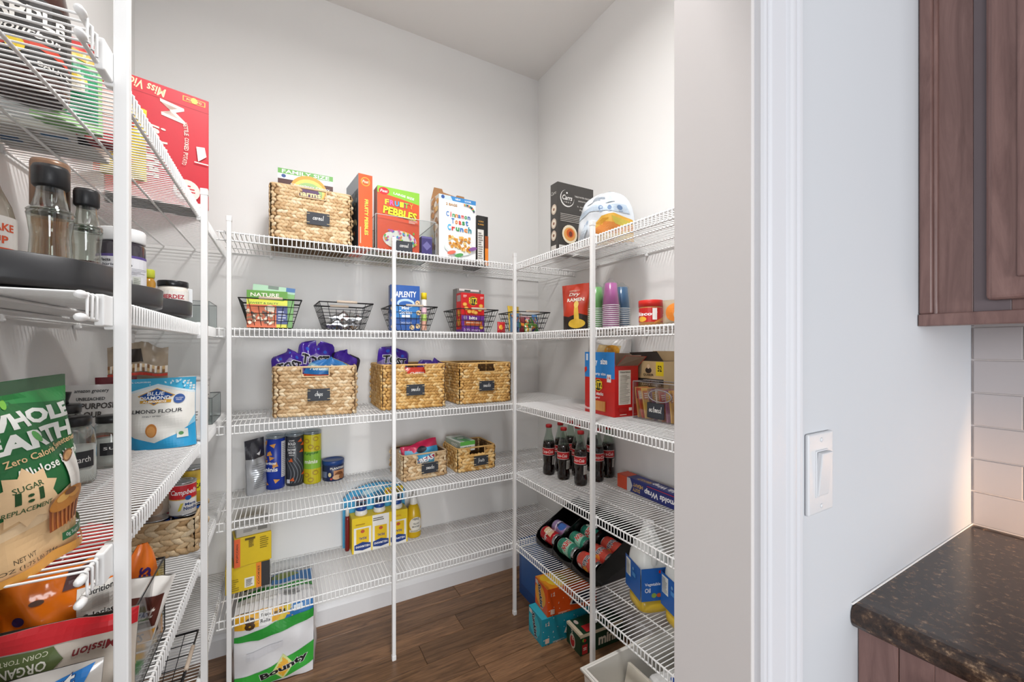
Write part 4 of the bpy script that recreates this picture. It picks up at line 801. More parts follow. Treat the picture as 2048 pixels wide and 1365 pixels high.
# ------------------------------------------------------------------ bare side wall, fourth shelf: nine glass soda bottles
GL = clear('#dde8df', .12, .03); COLA = C('#140a08', .06, v=.02, coat=.6)
BPR = [(.024, 0), (.0285, .003), (.0300, .012), (.0296, .030), (.0270, .046), (.0262, .056), (.0285, .075), (.0300, .095), (.0300, .135), (.0292, .148), (.0255, .166), (.0205, .184), (.0160, .202), (.0138, .220), (.0132, .236)]
def bottle(label, x, y, rz):
    t = thing('soda_bottle', label, 'bottle', (x, y, H4), rz, 'glass soda bottles with red labels')
    k = 10; MB().lathe([(r-.0002, z) for r, z in BPR[:k]]+[(.0262, .163)], COLA, 24).build('cola', t)
    MB().lathe([(.0262, .163)]+BPR[10:], GL, 24).build('glass_neck', t)
    MB().lathe([(.0146, .229), (.0156, .231), (.0156, .2415), (.0135, .2440), (0, .2440)], C('#b3262a', .35, .3), 20).build('crown_cap', t)
    p = wrap(.0303, .098, .133, 150, 0, 10); p.rect(0, 0, 1, 1, '#e9d6d0').rect(0, .07, 1, .93, '#c8262a').t('Coca-Cola', .5, .5, .42, '#fff6f0', w=.72, sh=.35, b=.012); p.build('label_print', t)
    p = wrap(lambda y: .0303-.0028*(1-y), .052, .093, 46, 72, 5); p.rect(0, 0, 1, 1, '#d9d6d0').lines(.1, .08, .9, .92, 7, '#8a8782', .35, 3); p.build('ingredient_label', t)
    return t
bp = [(1.140, 1.660), (1.159, 1.565), (1.178, 1.461), (1.222, 1.677), (1.292, 1.685), (1.250, 1.572), (1.362, 1.597), (1.280, 1.465), (1.364, 1.485)]
bl = ['soda bottle standing alone at the corner end of the front row', 'soda bottle in the middle of the front row', 'soda bottle at the shelf edge in front, with lowest red label', 'soda bottle second from the corner behind the front row', 'soda bottle in the back row nearest the corner', 'soda bottle in the centre of the group, behind the front one', 'soda bottle in the back row against the wall', 'soda bottle half hidden behind the shelf pole', 'soda bottle next to the foil wrap box against the wall']
for i, ((x, y), l) in enumerate(zip(bp, bl)): bottle('glass '+l, x, y, [-48, -58, -62, -50, -55, -62, -60, -20, -48][i])
def rwf(p): p.rect(0, 0, .13, 1, '#d9502e').poly([(.13, 0), (.17, 0), (.20, .5), (.17, 1), (.13, 1)], '#c9ccd2').t('HEAVY', .27, .62, .26, '#d9b45a', w=.12, b=.02, rot=180).t('DUTY', .25, .28, .26, '#d9b45a', w=.09, b=.02, rot=180).t('Reynolds Wrap', .56, .48, .52, '#f4f4f6', w=.42, b=.03, sh=.12, rot=180).rect(.38, .86, .7, .90, '#c9302a').rect(.80, .2, .97, .8, '#c9502e')
carton('foil_wrap_box', 'blue and red aluminum foil wrap box lying beside the soda bottles', 'box', .455, .062, .058, (1.335, 1.135, H4), -91, '#1f2a72', f=rwf, t=lambda p: p.rect(0, 0, .13, 1, '#d9502e').t('HEAVY DUTY', .30, .4, .34, '#d9b45a', w=.16, b=.02, rot=180).t('Reynolds Wrap', .60, .5, .6, '#f4f4f6', w=.42, b=.03, sh=.12, rot=180), l=lambda p: p.rect(0, 0, 1, 1, '#d9502e').rect(.2, .2, .8, .5, '#f0e6e0'), cols={'l': '#d9502e'})
# ------------------------------------------------------------------ back wall, lowest shelf
t = thing('condiment_carrier', 'yellow and white cardboard carrier holding upside down mayonnaise bottles', 'carton', (.412, 2.072, H5), 1)
CW, CD, CH = .262, .082, .165
MB().rbox(-CW/2, -CD/2, 0, CW/2, CD/2, CH, C('#f0cf1f', .45), .0015).build('body', t)
def mayo(p):
    for i, x in enumerate((.18, .5, .82)):
        p.rect(x-.15, 0, x+.15, .72 if i != 1 else 1, '#f6f4ee'); p.rect(x-.11, .26, x+.11, .68, '#f2c81f').t('REAL', x, .40, .07, '#1f3f86', w=.13, b=.02, rot=180).ell(x, .60, .035, .03, '#c95a3a').poly([(x-.14, .10), (x, .06), (x+.14, .10), (x+.14, .24), (x, .30), (x-.14, .24)], '#1f3f86').t('HELLMANNS', x, .175, .06, '#ffffff', w=.24, b=.02, rot=180)
    p.lines(.36, .84, .64, .95, 2, '#5a5650', .4, 4).lines(.06, .80, .30, .86, 1, '#b98f1f', .4).t('REAL', .82, .85, .05, '#d89a1f', w=.12, b=.02)
p = Print(CW, CH, face_fn('f', CW, CD, CH)[2]); mayo(p); p.build('front_print', t)
t2 = MB()
cvp = [(-.16, 0), (.14, 0), (.14, .20)]+[(.14-.30*(i/14), .235+.058*sin(pi*i/14)**.6) for i in range(15)]+[(-.16, .2)]
t2.prism(cvp, .0445, .0475, C('#4aa8d8', .45)); cb = t2.build('backing_card', t)
p = Print(.3, .3, lambda x, y, h: (-.16+x*.3, .0445-h, y*.3)); p.t('PICNIC', .26, .78, .045, '#c9302a', w=.22, b=.03, o='#f6efe6').t('PACK', .28, .72, .045, '#c9302a', w=.18, b=.03, o='#f6efe6').rect(.66, .74, .97, .86, '#f0cf1f').t('MUSTARD', .815, .80, .05, '#c9302a', w=.26, b=.03).poly([(.30, .86), (.6, .94), (.62, .86), (.3, .78)], '#bfe0ef'); p.build('card_print', cb)
for i, x in enumerate((-.083, .002, .086)):
    bt = thing('mayonnaise_bottle', ['squeeze mayonnaise bottle with blue cap at the outer end of the carrier', 'squeeze mayonnaise bottle with blue cap in the middle of the carrier', 'squeeze mayonnaise bottle with blue cap next to the mustard'][i], 'bottle', (.412+x, 2.070, H5+.1665), 1, 'upside down mayonnaise bottles')
    MB().lathe([(.027, 0), (.029, .004), (.027, .018), (.0225, .024)], C('#f1eee4', .3), 24).build('shoulder', bt)
    MB().lathe([(.0235, .022), (.0245, .024), (.0245, .042), (.022, .044)], C('#1f4a96', .35), 24).build('cap', bt)
    MB().lathe([(.0225, .044), (.026, .050), (.0265, .078), (.024, .084), (0, .084)], clear('#dfe6ea', .10), 24).build('clear_overcap', bt)
bt = thing('mustard_bottle', 'yellow mustard squeeze bottle at the end of the condiment carrier', 'bottle', (.588, 2.085, H5), 4)
MB().lathe([(.034, 0), (.0375, .006), (.0375, .10), (.034, .125), (.026, .150), (.018, .165)], C('#e0b81f', .25), 28).build('body', bt); MB().lathe([(.018, .163), (.019, .166), (.018, .190), (.007, .205), (.006, .215), (0, .216)], C('#f3f1ec', .35), 20).build('cap', bt)
p = wrap(.0378, .012, .118, 130, 0, 10); p.ell(.5, .55, .40, .42, '#f4efe2').t('HEINZ', .5, .80, .10, '#2a2622', w=.4, b=.02).t('YELLOW', .5, .58, .07, '#2a2622', w=.36, b=.02).t('MUSTARD', .5, .44, .07, '#2a2622', w=.44, b=.02).rect(.1, .18, .9, .30, '#e9e3d2').lines(.2, .2, .8, .28, 2, '#8a8468'); p.build('label_print', bt)
bt = thing('ketchup_bottle', 'slim dark red ketchup bottle beside the mayonnaise carrier', 'bottle', (.268, 2.082, H5), 0); MB().lathe([(.009, 0), (.0105, .006), (.0105, .12), (.010, .15), (.008, .168)], C('#7a1f22', .25), 24).build('body', bt); MB().lathe([(.0085, .166), (.0085, .20), (.007, .205), (0, .205)], C('#f0ede8', .35), 20).build('cap', bt)
def yb(p): p.rect(.0, 0, .16, 1, '#ee6a3a').t('POPCORN', .08, .5, .06, '#3a1f14', w=.62*.9, b=.02, rot=90).rect(.38, .62, .52, .90, '#cfae1a').lines(.38, .62, .52, .9, 8, '#5a4a10', .5).lines(.68, .5, .95, .95, 6, '#6a5a14', .3, 3).rect(.28, .9, .55, .97, '#5a4a10')
carton('food_box', 'lower yellow box with orange stripe and black end in the stack', 'box', .150, .10, .100, (-.125, 1.99, H5), 4, '#e6c51f', cols={'r': '#2b2a2c', 'l': '#2b2a2c'}, f=lambda p: p.rect(.80, 0, 1, 1, '#2b2a2c').rect(.68, 0, .80, 1, '#f08a2a').t('COOKIES', .74, .5, .07, '#3a2410', w=.5, b=.02, rot=90).rect(.42, .12, .64, .5, '#f2efe6').lines(.45, .16, .61, .46, 8, '#6a665c', .45).lines(.1, .1, .3, .6, 6, '#8a7614', .3, 2))
carton('food_box', 'middle yellow box with red orange strip and black sides in the stack', 'box', .128, .10, .112, (-.112, 1.99, H5+.101), 9, '#e6c51f', cols={'r': '#2b2a2c', 'l': '#2b2a2c'}, f=yb)
carton('food_box', 'grey box with barcode on top of the yellow boxes', 'box', .118, .09, .046, (-.110, 1.995, H5+.214), 9, '#b5b3ae', cols={'r': '#55504a'}, f=lambda p: p.lines(.2, .35, .6, .65, 3, '#6a6862').rect(.62, .3, .9, .7, '#77756f'))
# ------------------------------------------------------------------ bare side wall, lowest shelf: can rack and oil jugs
RK = C('#0d0d0f', .22, v=.03)
t = thing('can_rack', 'black three lane sloped rack of soda cans on the lowest side shelf', 'rack', (1.088, 1.478, H5), -90)
LW = .142; NW = 3; X0 = -LW*NW/2; DR = .27; sl = .26
side = [(0, .010), (-.002, .045), (.008, .066), (.028, .082), (.06, .098), (.12, .128), (.20, .172), (.235, .186), (.265, .188), (.275, .178), (.275, .11), (.268, .086), (.255, .072), (.06, .018), (.03, .006)]
def sidewall(x, w=.004):
    m = MB(); m.prism([(y, z) for y, z in side], -w/2, w/2, RK, Matrix(((0, 1, 0, x), (1, 0, 0, 0), (0, 0, 1, 0), (0, 0, 0, 1)))); return m
for i in range(NW+1): sidewall(X0+LW*i).build('divider' if 0 < i < NW else 'side_wall', t)
m = MB(); m.add([(X0, .0, .012), (X0+LW*NW, .0, .012), (X0+LW*NW, .262, .078), (X0, .262, .078), (X0, .0, .009), (X0+LW*NW, .0, .009), (X0+LW*NW, .262, .075), (X0, .262, .075)], [(0,1,2,3),(7,6,5,4),(0,4,5,1),(2,6,7,3)], RK); m.build('lane_floor', t)
for i in range(NW):
    c = X0+LW*(i+.5); q = MB(); n = 10
    pts = [(c-LW/2+.002+(LW-.004)*k/n, .040-.016*sin(pi*k/n)) for k in range(n+1)]
    q.prism([(c-LW/2+.002, .010)]+[(c+LW/2-.002, .010)]+pts[::-1], -.002, .002, RK); q.build('front_lip', t)
q = MB(); q.box(X0, .262, .078, X0+LW*NW, .266, .182, RK); q.build('back_wall', t)
for x in (X0+.004, X0+LW*NW-.004):
    q = MB(); q.prism([(.035, .0), (.24, .0), (.262, .070), (.05, .016)], -.002, .002, C('#2b2b2e', .25), Matrix(((0, 1, 0, x), (1, 0, 0, 0), (0, 0, 1, 0), (0, 0, 0, 1)))); q.build('base_leg', t)
ALU = C('#c9ccd0', .25, 1.0)
def soda(label, cx, y, z, col, art, roll, group, flip=0):
    """can lying across the lane (axis along local x of the rack)"""
    Tw = Matrix.Translation((1.088, 1.478, H5)) @ Matrix.Rotation(-pi/2, 4, 'Z') @ Matrix.Translation((cx-.061, y, z)) @ Matrix.Rotation(pi/2, 4, 'Y') @ Matrix.Rotation(R(-roll), 4, 'Z')
    o = bpy.data.objects.new('soda_can', None); COL.objects.link(o); o.matrix_world = Tw; o.empty_display_size = .02; tag(o, label, 'can', group)
    MB().lathe([(.0325, .012), (.033, .015), (.033, .104), (.0318, .108)], C(col, .25, .35), 28).build('body', o)
    MB().lathe([(.0318, .108), (.0275, .1175), (.0275, .120), (.0262, .1205), (.0258, .1185), (0, .1185)], ALU, 28).build('top_end', o); MB().lathe([(0, .003), (.022, .001), (.024, 0), (.0265, .002), (.0325, .012)], ALU, 28).build('bottom_end', o)
    p = wrap(.0331, .016, .102, 230, 0, 12); art(p); p.build('label_print', o); return o
def a_red(p): p.poly([(.2, .1), (.5, .2), (.55, .9), (.3, .85)], '#e8c9a0').t('Cola', .5, .5, .22, '#ffffff', w=.5, sh=.3, b=.02).rect(.75, .1, .95, .35, '#e9e0d8').lines(.1, .55, .4, .8, 3, '#f0d0c8')
def a_pur(p): p.ell(.5, .7, .16, .2, '#3f6fc0').t('pop', .45, .4, .2, '#1f1f4a', w=.3, b=.03).poly([(.2, .2), (.8, .3), (.8, .4), (.2, .32)], '#e8e0f2')
def a_dew(p):
    p.poly([(.15, .2), (.8, .45), (.85, .9), (.2, .7)], '#9fd0b8').t('DEW', .5, .5, .34, '#c9302a', w=.4, b=.04, o='#f2f4ee', ow=.05).poly([(.6, .05), (.9, .1), (.9, .5)], '#2f8a5f').ell(.2, .15, .1, .1, '#e6efe8')
def a_sun(p): p.t('Sunkist', .5, .55, .3, '#1c2a4a', w=.5, b=.03, sh=.15, o='#f6f2ea', ow=.04).ell(.78, .6, .1, .12, '#f2a03a').rect(.72, .06, .95, .3, '#eeeae4').ell(.25, .3, .12, .1, '#e2483a')
cans = [(0, 0, '#c8202a', a_red, 'red cola can at the front of the first rack lane', 40), (0, 1, '#b49ac9', a_pur, 'lavender soda can behind the red cola can', 60),
        (1, 0, '#3f9a80', a_dew, 'green soda can at the front of the middle rack lane', 50), (1, 1, '#3f9a80', a_dew, 'second green soda can in the middle rack lane', 75), (1, 2, '#2f8f7a', a_dew, 'third green soda can deep in the middle rack lane', 30),
        (2, 0, '#d9584a', a_sun, 'coral orange soda can at the front of the last rack lane', 45), (2, 1, '#d9584a', a_sun, 'second coral soda can behind the shelf pole', 70), (2, 2, '#d9584a', a_sun, 'third coral soda can deep in the last rack lane', 55)]
for ln, k, c_, art, lb, ro in cans:
    c = X0+LW*(ln+.5); yy = .040+k*.0665; soda(lb, c, yy, .014+.0345+yy*.252, c_, art, ro, 'soda cans in the rack')
JUG = clear('#e8ebe6', .07, .25); OIL = C('#dcb93a', .25, v=.03)
def jug(label, x, y, rz):
    t = thing('oil_jug', label, 'jug', (x, y, H5), rz, 'clear jugs of vegetable oil')
    pr = [(.052, 0), (.060, .006), (.062, .02), (.062, .17), (.058, .195), (.045, .225), (.030, .262), (.020, .285), (.018, .298)]
    MB().lathe([(r-.001, z) for r, z in [(.052, .001), (.060, .007), (.061, .02), (.061, .052)]], OIL, 32, sq=4).build('oil', t)
    MB().lathe([(.0625, .0525)]+[q for q in pr if q[1] > .1], C('#dfe2df', .35, v=.02), 32, sq=4).build('jug_wall', t)
    MB().lathe([(.020, .290), (.0205, .293), (.0205, .312), (.019, .315), (0, .315)], C('#eceded', .4), 20).build('cap', t)
    MB().tube([(-.01, -.058, .185), (-.012, -.066, .205), (-.012, -.060, .245), (-.008, -.035, .275), (0, -.016, .285)], [.011, .011, .011, .010, .008], C('#e3e6e3', .35, v=.02), 10).build('handle', t)
    for side, sx in (('f', 0), ('l', 1)):
        W = .122
        p = Print(W, .118, (lambda x, y, h: ((x-.5)*W, -.0632-h, .052+y*.118)) if side == 'f' else (lambda x, y, h: (-.0632-h, (.5-x)*W, .052+y*.118)))
        p.rect(0, 0, 1, 1, '#1f62b4')
        if side == 'f': p.t('Vegetable', .36, .50, .12, '#f4f6f8', w=.50, b=.02).t('Oil', .20, .33, .14, '#f4f6f8', w=.18, b=.02).ell(.6, .88, .05, .05, '#c9302a').ell(.40, .17, .08, .07, '#8fae4a').ell(.56, .17, .08, .06, '#c95a3a')
        else: p.rect(.06, .40, .36, .93, '#e9ece6').lines(.08, .43, .34, .9, 10, '#8a8f8a', .4).rect(.5, .55, .72, .68, '#4f92d4').ell(.56, .78, .04, .05, '#7fb2dc')
        p.build('label_print', t)
    return t
jug('clear jug of vegetable oil with blue label beside the can rack', 1.205, 1.092, -20); jug('clear jug of vegetable oil with blue label nearer the door jamb', 1.228, .940, -16)
# ------------------------------------------------------------------ floor
BW, BD, BH = .268, .25, .30
t = thing('paper_towel_pack', 'plastic wrapped pack of paper towels with green bands on the floor', 'pack', (-.022, 1.995, 0), -2)
def pt(x, y, h, side='f'):
    bul = .016*(1-abs(2*x-1)**4)*(1-abs(2*y-1)**6)+.0025*sin(9*x+14*y)+.002*sin(23*x-9*y)
    return ((x-.5)*BW*(1+.02*sin(pi*y)), -BD/2-bul-h, .002+y*BH)
m = MB(); FILM = C('#eeeef0', .22, v=.03, coat=.4)
m.grid(lambda u, v: pt(u, v, 0), 20, 22, FILM)
def ptb(x, y): q = pt(1-x, y, 0); return (q[0], -q[1], q[2])
m.grid(ptb, 20, 22, FILM)
def pts(sx):
    def f(u, v):
        a_ = pt(1 if sx > 0 else 0, v, 0); b_ = ptb(0 if sx > 0 else 1, v); k = u if sx > 0 else 1-u; bul = .014*(1-abs(2*u-1)**4)*(1-abs(2*v-1)**6)+.002*sin(11*u+17*v)
        return (a_[0]+sx*bul, a_[1]+(b_[1]-a_[1])*k, a_[2])
    return f
m.grid(pts(1), 16, 22, FILM); m.grid(pts(-1), 16, 22, FILM)
def ptt(u, v): a_ = pt(u, 1, 0); return (a_[0], a_[1]*(1-2*v), a_[2]+.016*(1-abs(2*u-1)**4)*(1-abs(2*v-1)**4)+.003*sin(12*u+8*v))
m.grid(ptt, 18, 16, FILM); m.build('wrapped_rolls', t)
p = Print(BW, BH, pt, (20, 22), .0012)
p.poly([(0, .80), (1, .86), (1, 1), (0, 1)], '#f0b428').poly([(.58, .80), (1, .86), (1, 1), (.72, 1)], '#2a76b8').poly([(.50, .78), (.60, .80), (.74, 1), (.64, 1)], '#e9cf4a').rect(.30, .82, .46, .98, '#f6f6f4').t('Triple', .38, .935, .038, '#2a2a2a', w=.13, b=.02).t('Rolls', .38, .875, .038, '#2a2a2a', w=.12, b=.02).t('8', .19, .87, .16, '#4a3218', w=.13, b=.05).t('=24', .56, .93, .05, '#2a2416', w=.15, b=.03)
p.poly([(0, .66), (.3, .64), (1, .74), (1, .86), (.5, .82), (.2, .75), (0, .72)], '#2f9e3a').poly([(0, .20), (.3, .22), (.7, .33), (1, .42), (1, .14), (.5, .02), (0, .0)], '#3aae3e').poly([(.46, .18), (.60, .37), (.74, .22), (.60, .03)], '#dfe9a0').poly([(.49, .18), (.60, .33), (.71, .22), (.60, .07)], '#f2b83a').t('Bounty', .62, .19, .105, '#1c1c1c', w=.62, b=.045, o='#f8f8f6', ow=.03, rot=13).rect(.74, .90, .86, .97, '#d8e6f2')
p.poly([(.15, .4), (.6, .48), (.6, .56), (.15, .5)], '#e2e2e6'); p.build('front_print', t)
p = Print(BW, BD, lambda x, y, h: (lambda q: (q[0], q[1], q[2]+h))(ptt(x, y)), (18, 16), .0012); p.rect(.0, .36, 1, .50, '#2f9e3a').rect(.42, .55, 1, .95, '#2a76b8').ell(.6, .8, .2, .12, '#7f8f3a').rect(.05, .60, .42, .9, '#232527').poly([(.1, .2), (.5, .12), (.52, .3), (.14, .34)], '#f4f4f2').lines(.6, .15, .85, .3, 6, '#6a6a6a', .4); p.build('top_print', t)
def sk(word, c2):
    def f(p): p.ell(.44, .52, .42, .40, c2).t(word, .46, .50, .24, '#1a2140', w=.86, b=.04, sh=.12, o='#f8f2ea', ow=.04, rot=-75).rect(.06, .80, .26, .95, '#f0e8e0')
    return f
def sk2(word):
    def f(p):
        rr = random.Random(1)
        for i in range(30): p.ell(rr.random(), rr.random(), .008, .008, '#ffffff', 6)
        p.t(word, .72, .45, .42, '#1a1f38', w=.5, b=.05, sh=.12, o='#f8f2ea', ow=.04).rect(.05, .1, .13, .28, '#f4d8c8').t('12', .10, .8, .12, '#ffe9da', w=.08, b=.02).lines(.2, .06, .45, .12, 2, '#fbe0cc')
    return f
carton('soda_case', 'teal soda can carton on the floor under the orange carton', 'box', .262, .122, .120, (1.133, 1.562, 0), -3, '#1f9fb8', l=sk('Sunkist', '#3fc4d8'), f=sk2('S'), cols={'t': '#2aa9c0'})
carton('soda_case', 'orange soda can carton stacked on the teal carton', 'box', .262, .122, .124, (1.165, 1.556, .1205), -6, '#ee5a12', l=sk('Sunkist', '#f8b03a'), f=sk2('S'), cols={'t': '#f59a22'}, t=lambda p: p.ell(.3, .5, .2, .2, '#f8d23a').ell(.15, .7, .12, .1, '#f2c02a').lines(.5, .2, .9, .8, 4, '#f8c070'))
carton('soda_case', 'dark blue carton standing behind the orange and teal cartons', 'box', .12, .24, .29, (1.175, 1.79, 0), -2, '#1f4f8f', f=lambda p: p.rect(.1, .3, .5, .8, '#3f7fc0'), l=lambda p: p.rect(.1, .2, .9, .8, '#2a62a8'))
def gm(p): p.rect(0, .84, 1, 1, '#e9dcc0').t('mini', .62, .45, .50, '#efe6d4', w=.42, b=.04, sh=.05).rect(.04, .05, .16, .50, '#c02a2e').t('10', .10, .3, .2, '#f4e6e0', w=.05, b=.02, rot=90).ell(.26, .66, .05, .05, '#d8cabf').ell(.24, .3, .04, .05, '#c02a2e').ell(.07, .72, .03, .03, '#7fae3a').ell(.1, .7, .03, .03, '#c02a2e')
carton('soda_case', 'dark green mini soda can carton on the floor', 'box', .235, .105, .090, (1.232, 1.428, 0), -3, '#173f2a', f=gm, l=lambda p: p.rect(0, .9, 1, 1, '#e9dcc0').ell(.45, .35, .2, .3, '#d8c8b8').ell(.45, .35, .15, .22, '#c02a2e').t('mini', .45, .68, .14, '#efe6d4', w=.44, b=.03, rot=-80), t=lambda p: p.rect(.0, 0, .07, 1, '#e9dcc0').rect(.16, .06, .36, .46, '#c02a2e').t('mini', .6, .6, .3, '#efe6d4', w=.34, b=.03).ell(.14, .75, .04, .06, '#d8cabf'))
t = thing('storage_bin', 'large white open plastic bin on the floor under the side shelves', 'bin', (1.11, .90, 0), 0)
WB = C('#eeebe4', .4, v=.015); m = MB(); w, d, hh = .235, .17, .255
outer = [(-w, -d), (w, -d), (w, d), (-w, d)]
def ring(k, z): return [(x*k, y*k, z) for x, y in outer]
R0, R1, R2, R3, R4 = ring(.92, 0), ring(1, hh), ring(1.02, hh), ring(.965, hh), ring(.90, .01)
for A, B in ((R0, R1), (R1, R2), (R2, R3), (R3, R4)):
    m.add(A+B, [(i, (i+1) % 4, 4+(i+1) % 4, 4+i) for i in range(4)], WB)
m.add(R4, [(0, 1, 2, 3)], WB); m.add(R0, [(3, 2, 1, 0)], WB); m.build('tub', t)
m = MB(); m.tube([(x*1.02, y*1.02, hh-.004) for x, y in outer], .005, WB, 8, closed=True); m.build('rim', t)
carton('plastic_sack', 'white pack with blue lettering lying in the large white bin', 'pack', .24, .20, .10, (1.17, .86, .125), -12, '#e9eaea', bev=.02, t=lambda p: p.t('Oc', .62, .55, .35, '#1f4fb0', w=.34, b=.05, rot=20).ell(.3, .7, .06, .08, '#1f4fb0'), f=lambda p: p.t('Ocean', .5, .5, .4, '#1f4fb0', w=.7, b=.04))
carton('paper_insert', 'cream cardboard divider leaning inside the large white bin', 'cardboard', .012, .30, .215, (1.01, .90, .012), 0, '#e4ddcf', ry=14)
# ------------------------------------------------------------------ jar wall, top shelf (seen from below)
t = thing('sauce_bottle', 'big brown sauce bottle with black label standing on the top jar shelf', 'bottle', (-.372, .985, H1), 25)
MB().lathe([(.042, 0), (.049, .004), (.051, .016), (.051, .15), (.045, .185), (.026, .22), (.022, .25)], C('#3a1c14', .15, coat=.5), 32).build('body', t); MB().lathe([(.025, .245), (.025, .275), (.022, .28), (0, .28)], C('#1c1c1e', .4), 24).build('cap', t)
p = wrap(.0514, .03, .145, 170, 0, 12); p.rect(0, 0, 1, 1, '#2a2826').t('APPLE', .5, .72, .22, '#e9e6e0', w=.6, b=.03).t('bourbon', .5, .48, .12, '#e9e6e0', w=.5, sh=.3, b=.01).poly([(.1, .1), (.5, .3), (.9, .2), (.7, .38), (.3, .34)], '#c9452f').ell(.4, .25, .07, .08, '#e8c93a').t('SAUCE', .7, .08, .07, '#d9d5ce', w=.3, b=.02); p.build('label_print', t)
bag('candy_bag', 'green candy bag standing on the top jar shelf beside the brown bottle', .095, .172, .05, (-.354, 1.082, H1), 24, '#8fc47a', 81, mode='pouch', front=lambda p: p.rect(.12, .08, .92, .70, '#1f8a5a').rect(0, .86, 1, 1, '#c9302a').poly([(.1, .72), (.95, .76), (.95, .9), (.1, .84)], '#e8a83a').ell(.5, .5, .25, .12, '#d9b83a').rect(.2, .36, .7, .48, '#e6dcc8').lines(.2, .12, .9, .3, 4, '#5fae8a'), wr=.003)
carton('pudding_box', 'red and pink box on the top jar shelf behind the green bag', 'box', .080, .05, .160, (-.322, 1.150, H1), 16, '#e9b9b4', f=lambda p: p.rect(0, 0, .10, 1, '#c9202a').rect(.1, 0, 1, .12, '#b31c26').ell(.55, .5, .3, .3, '#f2d2c8').t('SNACK', .55, .8, .08, '#c9202a', w=.6, b=.03), cols={'d': '#a31c22', 'l': '#c9202a'})
carton('flat_box', 'white box with blue marks lying flat on the top jar shelf', 'box', .155, .14, .06, (-.420, 1.185, H1), 0, '#e4e0d9', d=lambda p: p.rect(.55, .70, .8, .88, '#2a6fa0').rect(.05, .3, .25, .5, '#2a5a86').lines(.3, .2, .8, .5, 3, '#a9a49c'), f=lambda p: p.rect(.1, .2, .6, .8, '#c9cdd2'))
bag('chip_bag', 'yellow chip bag standing on the top jar shelf before the red carton', .095, .18, .05, (-.345, 1.335, H1), 16, '#e0c21f', 83, front=lambda p: p.ell(.4, .45, .25, .25, '#f2e06a').t('corn', .5, .72, .12, '#c9302a', w=.5, b=.03).rect(0, 0, .12, 1, '#d9582f').ell(.6, .2, .14, .1, '#e8a03a'), wr=.004, jag=.03)
def mv(p):
    p.rect(0, .88, 1, .885, '#a8121f').t('Miss Vickies', .30, .945, .075, '#f2e6b0', w=.50, sh=.2, b=.015, rot=176).rect(.72, .93, .96, .975, '#d9b84a').rect(.73, .935, .95, .97, '#c4182a').t('POTATO', .84, .952, .018, '#f2dc8a', w=.16, b=.02).ell(.84, .955, .035, .04, '#e6c85a', 12)
    p.t('M', .62, .80, .16, '#f2dcd0', w=.26, sh=.25, b=.012, rot=-86).t('issVickies', .44, .42, .17, '#f2dcd0', w=.50*1.35, sh=.25, b=.02, rot=-90)
    s_ = 'KETTLE COOKED POTATO'
    for i, ch in enumerate(s_):
        a0 = .35-.9*i/len(s_); x = .60+.16*cos(a0*1.2); y = .58+.42*a0
        if ch != ' ': p.t(ch, x, y, .03, '#f2dcd0', w=.028, b=.01, rot=-78+a0*25)
    p.poly([(.88, .42), (.97, .48), (.95, .56), (.86, .55)], '#f6ece4').rect(.84, .405, .99, .415, '#f6ece4').ell(.76, .14, .14, .14, '#f0d8d0').lines(.66, .10, .86, .2, 4, '#c4182a', .4).rect(.25, .22, .30, .42, '#e08a8a')
carton('chip_carton', 'tall red kettle chip carton standing on the top jar shelf', 'box', .225, .115, .335, (-.322, 1.565, H1), 17, '#c4182a', f=mv, cols={'r': '#d9d5cf', 'd': '#4a3028', 't': '#d9d5cf', 'l': '#a8121f'}, r=lambda p: p.rect(.15, .05, .3, .9, '#c9c4bc').rect(.55, .1, .62, .95, '#efece8'))
# ------------------------------------------------------------------ jar wall, second shelf: turntables with bottles and jars
TRN = C('#3b3b3d', .4, v=.03)
def turntable(label, x, y, r):
    t = thing('turntable', label, 'turntable', (x, y, H2), 0, 'dark turntable trays on the jar shelf')
    MB().lathe([(r-.03, 0), (r-.025, .002), (r-.025, .009)], C('#2a2a2c', .5), 40).build('base', t)
    MB().lathe([(0, .010), (r-.006, .010), (r-.001, .013), (r, .018), (r+.001, .050), (r-.001, .0515), (r-.003, .050), (r-.004, .019), (r-.008, .0165), (0, .0165)], TRN, 56).build('tray', t)
turntable('dark round turntable holding the syrup and glass bottles', -.350, .865, .126); turntable('dark round turntable holding the white lidded jar', -.352, 1.125, .126); turntable('dark round turntable holding the white sauce jar', -.346, 1.400, .128)
ZT = H2+.0168
t = thing('syrup_bottle', 'clear pancake syrup bottle with orange cap', 'bottle', (-.352, .822, ZT), 18)
CG = clear('#e9e4da', .10)
MB().lathe([(.025, 0), (.030, .004), (.031, .02), (.031, .085), (.027, .105), (.018, .128), (.012, .15), (.0115, .172), (.0135, .178), (.012, .184)], CG, 32).build('bottle_wall', t); MB().lathe([(.0135, .183), (.0145, .186), (.0145, .212), (.0125, .216), (0, .216)], C('#e8542a', .4), 24).build('cap', t); MB().lathe([(.024, .001), (.0285, .005), (.0292, .03), (0, .031)], C('#e0801f', .2), 28).build('syrup', t)
p = wrap(.0314, .012, .088, 150, 12, 12); p.rect(0, 0, 1, 1, '#efe9e2').t('PANCAKE', .5, .80, .14, '#e0562a', w=.70, b=.03).t('SYRUP', .5, .58, .14, '#e0562a', w=.52, b=.03).rect(.3, .34, .86, .44, '#e0562a').ell(.5, .0, .4, .3, '#e8892a'); p.build('label_print', t)
